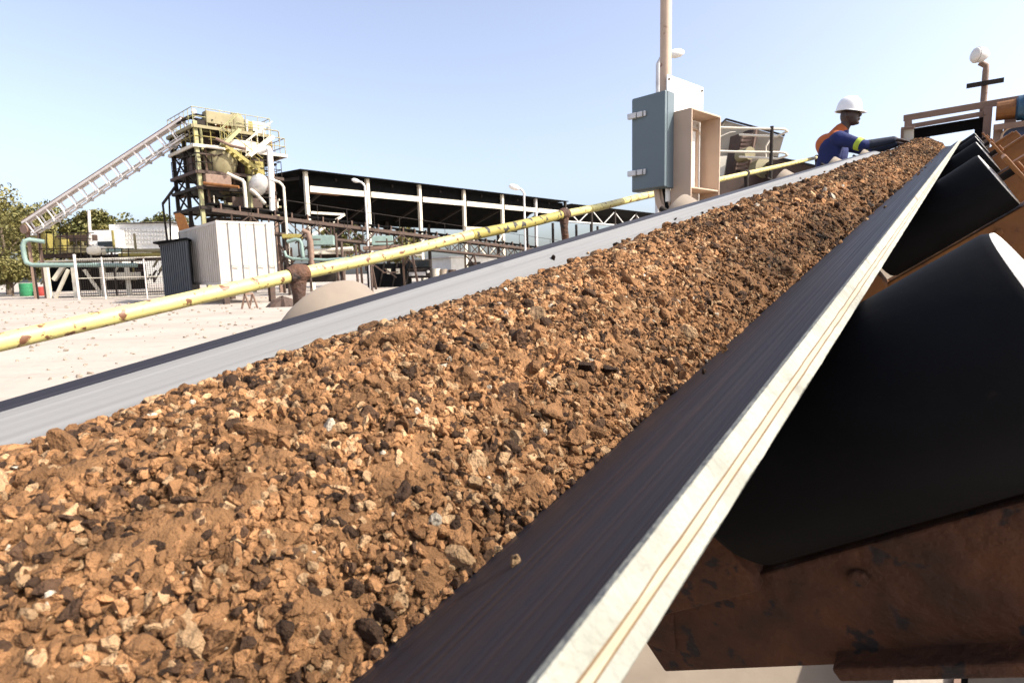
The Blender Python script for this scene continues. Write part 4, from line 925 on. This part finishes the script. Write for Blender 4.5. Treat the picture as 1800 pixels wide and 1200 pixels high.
mb = MB(); p = sp(.4, 1.0, SH-1.2); mb.box(p, sdn*1.3, spn*.4, (0, 0, .22)); mb.build('hoist', M['orange'], shed)
# lean-to workshop seen under the shed's right part
ws = thing('site_office', sp(5.2, 9, 0), 'low white walled store behind the right part of the shed', 'building')
mb = MB(); mb.hexa([sp(4.2, 9, 0), sp(6.2, 9, 0), sp(6.2, 13, 0), sp(4.2, 13, 0), sp(4.2, 9, 2.6), sp(6.2, 9, 2.6), sp(6.2, 13, 2.6), sp(4.2, 13, 2.6)]); mb.build('wall', M['white'], ws)
mb = MB(); mb.hexa([sp(4.1, 8.7, 2.61), sp(6.3, 8.7, 2.61), sp(6.3, 13.3, 2.61), sp(4.1, 13.3, 2.61), sp(4.1, 8.7, 2.75), sp(6.3, 8.7, 2.75), sp(6.3, 13.3, 2.75), sp(4.1, 13.3, 2.75)]); mb.build('roof', M['galv'], ws)
mb = MB(); mb.box(sp(4.9, 8.96, 1.05), sdn*1.0, spn*.03, (0, 0, 1.04)); mb.build('door', M['steel'], ws)

# ---- machinery and pipes under the lattice conveyor
pm = thing('pump_station', gnd(PD(560, 480, 31)), 'cluster of pale green pipes, tanks and frames right of the container', 'pipework')
for pts, r, m in (([(505, 425, 0), (519, 421, 0), (527, 422, 0), (530, 428, 0), (533, 452, 0)], .10, 'teal'), ([(500, 441, 0), (503, 450, 0), (515, 455, 0), (575, 457, 0), (640, 452, 0)], .08, 'teal'), ([(532, 405, 0), (542, 410, 0), (546, 425, 0), (549, 470, 0)], .14, 'brownlight'), ([(520, 470, 0), (524, 500, 0)], .06, 'cream'), ([(575, 440, 1), (620, 437, 1)], .12, 'cream')):
    wpipe(pts, r, m, pm, 31)
for x0, x1, y0, y1, d, m in ((545, 586, 414, 432, 1.2, 'teal'), (548, 600, 437, 448, 1.4, 'cream'), (545, 592, 444, 460, 1.8, 'steel'), (500, 528, 412, 420, .8, 'oldyellow'), (505, 590, 462, 497, 2.0, 'steel'), (655, 690, 415, 432, 2, 'teal'), (640, 700, 432, 440, 2, 'brownlight')):
    p, q = PD(x0, y1, 31+d), PD(x1, y0, 31+d); c = (p+q)/2; mb = MB(); mb.box(c, np.array([abs(q[0]-p[0])/2, .12, 0]), (-.1, .5, 0), (0, 0, abs(q[2]-p[2])/2)); mb.build('tank', M[m], pm, bevel=.03)
for x, y in ((502, 420), (540, 400), (590, 410), (600, 425), (625, 430), (650, 432)):
    p = PD(x, y, 31.5); mb = MB(); mb.beam(p, gnd(p), .1, .1, te); mb.build('frame_post', M['brown'], pm)
for k in range(40):
    x, y = random.uniform(500, 720), random.uniform(415, 480); p = PD(x, y, 31+random.uniform(0, 3)); d = random.choice([np.array([1., .2, 0]), np.array([0, 0, 1.]), np.array([.6, .1, .6]), np.array([.6, .1, -.5])])
    mb = MB(); mb.beam(p-d*.3, p+d*random.uniform(.2, 1.0), .07, .07); mb.build('beam', M['brown'], pm)
# dark truck
tk = thing('parked_truck', gnd(PD(736, 497, 47)), 'dark parked truck facing forward on the sand under the lattice conveyor', 'truck')
tb = gnd(PD(738, 497, 47))
mb = MB(); mb.box(tb+(0, 0, 1.0), (1.05, 0, 0), (-.2, 2.3, 0), (0, 0, .38)); mb.box(tb+(.05, .2, 1.72), (.95, 0, 0), (-.1, 1.1, 0), (0, 0, .36)); mb.build('body', M['steel'], tk, bevel=.1)
mb = MB(); mb.box(tb+(.16, -.93, 1.72), (.8, 0, 0), (0, .03, 0), (0, 0, .24)); mb.build('windscreen', M['window'], tk)
mb = MB(); mb.box(tb+(.2, -2.32, .95), (.65, 0, 0), (0, .04, 0), (0, 0, .14)); mb.build('grille', M['galv'], tk)
for sx in (-.75, .95):
    mb = MB(); mb.lathe(tb+(sx+.1, -2.32, 1.1), (0, -1, 0), [(0, .12), (.04, .1)], 12); mb.build('headlight', M['glass'], tk)
for sx in (-.95, .95):
    for sy in (-1.4, 1.4): mb = MB(); mb.lathe(tb+(sx-.12-.087*sy, sy, .42), (1, 0, 0), [(0, .38), (.03, .42), (.21, .42), (.24, .38)], 18); mb.build('wheel', M['tyre'], tk, smooth='auto')
ex = thing('conveyor_drive', gnd(PD(690, 480, 45)), 'black drive machinery with pale flange plates left of the parked truck', 'machinery')
mb = MB(); p = gnd(PD(685, 495, 45)); mb.box(p+(0, 0, .9), (1.5, 0, 0), (0, 1, 0), (0, 0, .9)); mb.beam(p+(-1.6, -.3, 2.3), p+(2.6, -.3, 2.4), .3, .12, mi=1)
for x in (.2, .9): mb.box(p+(x, -1.05, 1.2), (.14, 0, 0), (0, .05, 0), (0, 0, .2), mi=1)
for x in (-1.4, -.6, .4, 1.4): mb.beam(p+(x, -1.03, 0), p+(x+.5, -1.03, 1.9), .1, .1, mi=2)
mb.build('housing', [M['black'], M['cream'], M['steel']], ex)
for x, y, m, h, lab in ((768, 492, 'cream', 1.3, 'cream steel drum beside the parked truck'), (780, 490, 'dust', 1.25, 'grey steel drum right of the cream drum'), (795, 488, 'brown', 1.2, 'brown steel drum rightmost of the drums near the truck')):
    p = gnd(PD(x, y, 44)); mb = MB(); mb.lathe(p, (0, 0, 1), [(0, .30), (.02, .31), (.35*h, .31), (.36*h, .325), (.38*h, .31), (.68*h, .31), (.69*h, .325), (.71*h, .31), (h, .31), (h+.01, .3)], 18); tag(mb.build('steel_drum', M[m], None, smooth='auto'), lab, 'drum', 'drums near the parked truck')
# low spoil heap
mb = MB(); c = gnd(PD(497, 528, 20)); vs = []; fs = []; sg_ = 22
for i, (r, h) in enumerate(((1, 0), (.8, .22), (.5, .48), (.2, .6), (.01, .64))):
    for k in range(sg_):
        a = 2*math.pi*k/sg_; rr2 = r*(1+.25*noise.noise(Vector((math.cos(a)*2, math.sin(a)*2, i*.4)))); vs.append(c+(rr2*.62*math.cos(a), rr2*.5*math.sin(a), (h*.55-.02)*(1+.3*noise.noise(Vector((k*.7, i*.9, 2))))))
for i in range(4):
    for k in range(sg_): a, b = i*sg_+k, i*sg_+(k+1) % sg_; fs.append((a, b, b+sg_, a+sg_))
mb.add(vs, fs); tag(mb.build('rubble_heap', M['brown'], None), 'small dark rubble heap on the sand right of the container', 'rubble heap')

# ---- lamp posts in the yard
def yl(x, ytop, D, left, lab, r=.055, head=.5, hr_=.22, m='galv'):
    p = PD(x, ytop, D); small_lamp('lamp_post', gnd(p), p[2], (-1 if left else 1, 0, 0), lab, r, head, m, 'yard lamp posts', hr_, tilt=.3)
yl(921, 334, 34, True, 'slender white lamp post with bulbous head before the right end of the shed', .06, .35, .27)
yl(498, 322, 34, True, 'lamp post with curved arm at the dark left end of the shed', .075, .5, .16, 'cream')
yl(641, 322, 38, True, 'lamp post with short pale arm before the second shed post', .07, .45, .22)
# ---- left plant
LP = thing('washing_plant', gnd(PD(160, 510, 39)), 'low processing plant with platform, cream tanks and rails at the far left', 'plant')
def slab(name, x0, x1, y0, y1, D, dep, m, par, skew=0.0, bev=.02):
    p, q = PD(x0, y1, D), PD(x1, y0, D); c = (p+q)/2; mb = MB(); mb.box(c+np.array([0, dep/2, 0]), (abs(q[0]-p[0])/2, skew, 0), (0, dep/2, 0), (0, 0, abs(q[2]-p[2])/2)); return mb.build(name, M[m], par, bevel=bev)
slab('platform', 66, 235, 454, 461, 38, 3, 'cream', LP); slab('dark_bay', 90, 232, 463, 512, 40, 1.5, 'roofdark', LP); slab('machine_box', 102, 160, 432, 445, 38.5, 1.5, 'olive', LP); slab('machine_box', 70, 130, 445, 454, 38.6, 1.4, 'brown', LP); slab('machine_box', 135, 230, 446, 454, 39, 1.5, 'steel', LP)  # black slab under the platform stands in for the shade there
slab('tank', 186, 226, 478, 492, 37.5, 1.2, 'cream', LP); slab('tank', 150, 172, 432, 448, 37.6, 1, 'cream', LP, bev=.2); slab('screen_deck', 100, 160, 412, 424, 39.5, .6, 'brown', LP); slab('chute', 64, 76, 410, 440, 38, .8, 'oldyellow', LP); slab('chute', 98, 105, 418, 440, 38, .8, 'oldyellow', LP)
lp_ = [(PD(x, 462, 37.8), gnd(PD(x, 462, 37.8)), .22, .22) for x in (80, 128, 178, 222)]+[(PD(120, 474, 37.7), gnd(PD(96, 512, 37.7)), .18, .14), (PD(112, 468, 38), PD(95, 492, 38), .25, .2), (PD(148, 474, 37.7), gnd(PD(180, 510, 37.7)), .16, .14)]
for p, q, w_, h_ in lp_: mb = MB(); mb.beam(p, q, w_, h_, (0, 1, 0)); mb.build('support_leg', M['cream'], LP)
mb = MB()
for y in (410, 420, 432): mb.tube([PD(102, y, 37.9), PD(165, y-1, 37.9)], .03, 6)
for x in range(70, 232, 12): mb.tube([PD(x, 454, 37.9), PD(x, 436 if x > 165 else 410, 37.9)], .03, 6)
mb.tube([PD(66, 437, 37.9), PD(235, 437, 37.9)], .03, 6); mb.build('handrail', M['steel'], LP)
mb = MB(); mb.tube([PD(160, 440, 38), PD(156, 370, 38)], .09, 8); mb.build('vent_pipe', M['pinkwhite'], LP)
for x0, x1, y, m in ((210, 300, 448, 'oldyellow'), (160, 215, 441, 'teal'), (215, 290, 441, 'olive'), (230, 300, 455, 'brown')):
    mb = MB(); mb.tube([PD(x0, y, 38.4), PD(x1, y-1, 38.4)], .13, 10); mb.build('pipe', M[m], LP, smooth='auto')
for k in range(46):
    x, y = random.uniform(50, 300), random.uniform(434, 500); p = PD(x, y, 38+random.uniform(.2, 1.6)); d = random.choice([np.array([1., 0, 0]), np.array([0, 0, 1.]), np.array([.5, 0, .7])]); mb = MB(); mb.beam(p, p+d*random.uniform(.3, 1.5), random.uniform(.06, .16), .08); mb.build('beam', M[random.choice(('brown', 'olive', 'cream', 'oldyellow', 'steel'))], LP)
# green pipe with a tall elbow
gp = thing('slurry_pipe', gnd(PD(130, 470, 36.5)), 'pale green pipe bending down at the tree and running along the plant', 'pipe')
wpipe([(78, 425, .5), (52, 421, .2), (43, 424, 0), (40, 432, 0), (43, 452, 0), (47, 462, 0), (58, 466, 0), (240, 466, 0)], .14, 'teal', gp, 36.5, 'pipe_run')
for x in (60, 135, 200):
    p = PD(x, 468, 36.5); mb = MB(); mb.beam(p, gnd(p), .08, .08); mb.build('pipe_support', M['steel'], gp)
# white clad building behind the plant
wb = thing('clad_building', gnd(PD(250, 500, 46)), 'white ribbed cladding building rising behind the washing plant', 'building')
slab('wall', 203, 298, 392, 500, 46, 5, 'white', wb, bev=0); slab('wing', 166, 204, 404, 500, 45, 4, 'white', wb, bev=0)
for r in range(4):
    for k in range(16):
        p = PD(212+k*5.4, 403+r*7.5+k*.15, 45.9); mb = MB(); mb.box(p, (.07, 0, 0), (0, .03, 0), (0, 0, .09)); mb.build('vent_louvre', M['galv'], wb)
slab('roof', 200, 301, 389.5, 392, 45.7, 5.6, 'galv', wb, bev=0); slab('window', 172, 198, 424, 434, 44.9, .08, 'window', wb, bev=0)
# orange hood above the container
oh = thing('discharge_hood', gnd(PD(318, 400, 29)), 'orange painted discharge hood on dark legs behind the container top', 'hood')
mb = MB(); pts = [PD(x, y, 29) for x, y in ((306, 376), (316, 374), (324, 379), (333, 404), (327, 409), (316, 410))]; prism(pts, np.array([-.35, .7, 0]), 'hood_shell', M['orange'], oh)
for x in (316, 326):
    p = PD(x, 408, 29.3); mb = MB(); mb.beam(p, gnd(p), .12, .12); mb.build('support_leg', M['steel'], oh)
# dark slatted cabin beside the container
cbn = thing('slate_cabin', gnd(PD(312, 515, 25)), 'dark slate corrugated cabin in shade left of the container', 'cabin')
q0, q1 = gnd(PD(290, 515, 26.5)), gnd(PD(338, 515, 24.3)); zz = PD(312, 424, 25)[2]; bk = np.array([-1.2, 2.6, 0])
mb = MB(); mb.hexa([q0, q1, q1+bk, q0+bk]+[p+np.array([0, 0, zz]) for p in (q0, q1, q1+bk, q0+bk)])
for k in range(13):
    p = q0+(q1-q0)*(k+.5)/13; nn_ = np.array([-(q1-q0)[1], (q1-q0)[0], 0]); nn_ /= np.linalg.norm(nn_); mb.box(p+nn_*-.02+np.array([0, 0, zz/2]), (q1-q0)/13*.25, nn_*.02, (0, 0, zz/2-.03))
mb.build('wall', M['cabin'], cbn)
mb = MB(); ov = [q0+(-.2, -.2, zz+.005), q1+(.1, -.2, zz+.005), q1+bk+(.1, .2, zz+.005), q0+bk+(-.2, .2, zz+.005)]; mb.hexa([*map(np.asarray, ov)]+[np.asarray(p)+(0, 0, .08) for p in ov]); mb.build('roof', M['roofdark'], cbn)
# mesh gate
gt = thing('mesh_gate', gnd(PD(230, 520, 33)), 'wire mesh gate and fence with pale posts before the washing plant', 'fence')
GF = 33
mb = MB(); 
for x, y in ((130, 447), (178, 452), (252, 455), (332, 452)): p = PD(x, y, GF); mb.tube([p, gnd(p)], .075 if x == 130 else .04, 8)
mb.build('post', M['pinkwhite'], gt)
zt_, zm_ = PD(230, 453, GF)[2], PD(230, 487, GF)[2]
xa_, xb_ = PD(132, 480, GF), PD(349, 480, GF)
mb = MB()
for z in (zt_, zm_, .12): mb.tube([gnd(xa_, z), gnd(xb_, z)], .028, 6)
mb.build('rail', M['cream'], gt)
mb = MB(); n_ = 54
for k in range(n_+1): p = xa_+(xb_-xa_)*k/n_; mb.beam(gnd(p, .1), gnd(p, zt_), .014, .014)
for k in range(19): z = .1+(zt_-.1)*k/19; mb.beam(gnd(xa_, z), gnd(xb_, z), .014, .014)
mb.build('wire_mesh', M['steel'], gt)
# drums far left
for x, yb, m, h, r, lab in ((48, 514, 'green', 1.0, .47, 'bright green drum standing at the trees far left'), (72, 511, 'red', .7, .3, 'small red drum right of the green drum')):
    p = gnd(PD(x, yb, 45)); mb = MB(); mb.lathe(p, (0, 0, 1), [(0, r*.97), (.02, r), (h*.33, r), (h*.35, r*1.04), (h*.37, r), (h*.66, r), (h*.68, r*1.04), (h*.7, r), (h, r), (h+.01, r*.96)], 20); tag(mb.build('steel_drum', M[m], None, smooth='auto'), lab, 'drum')
# ================================================================== TREES
def tree(x, ytop, D, wid, lab, m, seed, n=5200, trunk=.22):
    random.seed(seed); n = int(n*1.7); p = gnd(PD(x, 500, D)); H_ = PD(x, ytop, D)[2]; R_ = wid*D/2000
    o = thing('tree', p, lab, 'tree', 'trees behind the plant')
    mb = MB(); cl = []
    nl = 9
    for k in range(nl):
        a = 2*math.pi*k/nl+random.uniform(-.3, .3); r = R_*random.uniform(.35, .85); z = H_*random.uniform(.42, .88)
        if k == 0: r = 0; z = H_*.9
        e = p+np.array([r*math.cos(a), r*math.sin(a), z]); s = p+np.array([0, 0, H_*random.uniform(.2, .4)])
        mb.tube([s, s*.5+e*.5+np.array([0, 0, H_*.05]), e], 0, 6, 0, True, [trunk*.5, trunk*.3, trunk*.1]); cl.append((e, R_*random.uniform(.32, .5)))
        for _ in range(2): cl.append((e+np.array([random.uniform(-.4, .4)*R_, random.uniform(-.4, .4)*R_, random.uniform(-.25, .15)*H_]), R_*random.uniform(.2, .34)))
    mb.tube([p, p+np.array([.1, 0, H_*.25]), p+np.array([0, .1, H_*.75])], 0, 10, 0, True, [trunk, trunk*.75, trunk*.25]); mb.build('trunk', M['bark'], o)
    mb = MB(); vs = []; fs = []
    for i in range(n):
        c, r = random.choice(cl); d = np.array([random.gauss(0, 1), random.gauss(0, 1), random.gauss(0, .75)]); d /= np.linalg.norm(d)
        q = c+d*r*random.uniform(.3, 1.0)**.6
        if q[2] < .3: continue
        a = np.array([random.gauss(0, 1), random.gauss(0, 1), random.gauss(0, 1)]); a /= np.linalg.norm(a); b = np.cross(a, (random.random(), random.random(), .5)); b /= np.linalg.norm(b); s = random.uniform(.10, .22)*D/48
        k = len(vs); vs += [q-a*s, q+b*s*.5, q+a*s, q-b*s*.5]; fs.append((k, k+1, k+2, k+3))
    mb.add(vs, fs); mb.build('crown', M[m], o); return o
tree(14, 332, 52, 175, 'tallest olive green tree at the left edge behind the gallery foot', 'leafB', 11, 9000)
tree(-70, 350, 56, 130, 'broad olive tree cut off by the left edge of the picture', 'leafA', 12, 5000)
tree(98, 360, 60, 135, 'rounded olive tree behind the gallery, right of the tallest tree', 'leafA', 13, 8000)
tree(165, 374, 62, 100, 'low tree behind the thin vent pipe of the plant', 'leafB', 14, 5000)
tree(232, 384, 66, 95, 'low tree just showing above the white clad building', 'leafA', 15, 4000)
tree(296, 372, 62, 70, 'darker tree between the clad building and the tower', 'leafA', 16, 4000)
tree(20, 462, 46, 90, 'low yellowish bush at the left edge beside the green drum', 'leafB', 17, 3500, .08)
tree(606, 384, 95, 60, 'far tree seen through the shed between its first posts', 'leafA', 18, 1800)
tree(716, 394, 98, 60, 'far tree seen through the middle of the shed', 'leafB', 19, 1800)

random.seed(5); V = []; FC = []; nv = 0
for i in range(520):
    D = 3+26*random.random()**1.3; x = -D*random.uniform(.35, 1.0); q = random.choice(P1 if D < 8 else P0); sz = random.uniform(.006, .03)*(1+D/14)
    a = random.random()*6.28; R2 = np.array([[math.cos(a), -math.sin(a), 0], [math.sin(a), math.cos(a), 0], [0, 0, .7]])
    V.append((q[0]*sz) @ R2.T+np.array([x, D, sz*.25])); FC += [tuple(k+nv for k in f) for f in q[1]]; nv += len(q[0])
me = bpy.data.meshes.new('scattered_stones'); me.from_pydata(np.concatenate(V).tolist(), [], FC); me.materials.append(M['dust'])
o = bpy.data.objects.new('scattered_stones', me); COL.objects.link(o); tag(o, 'loose pebbles scattered over the pale sandy yard', 'pebbles', kind='stuff')
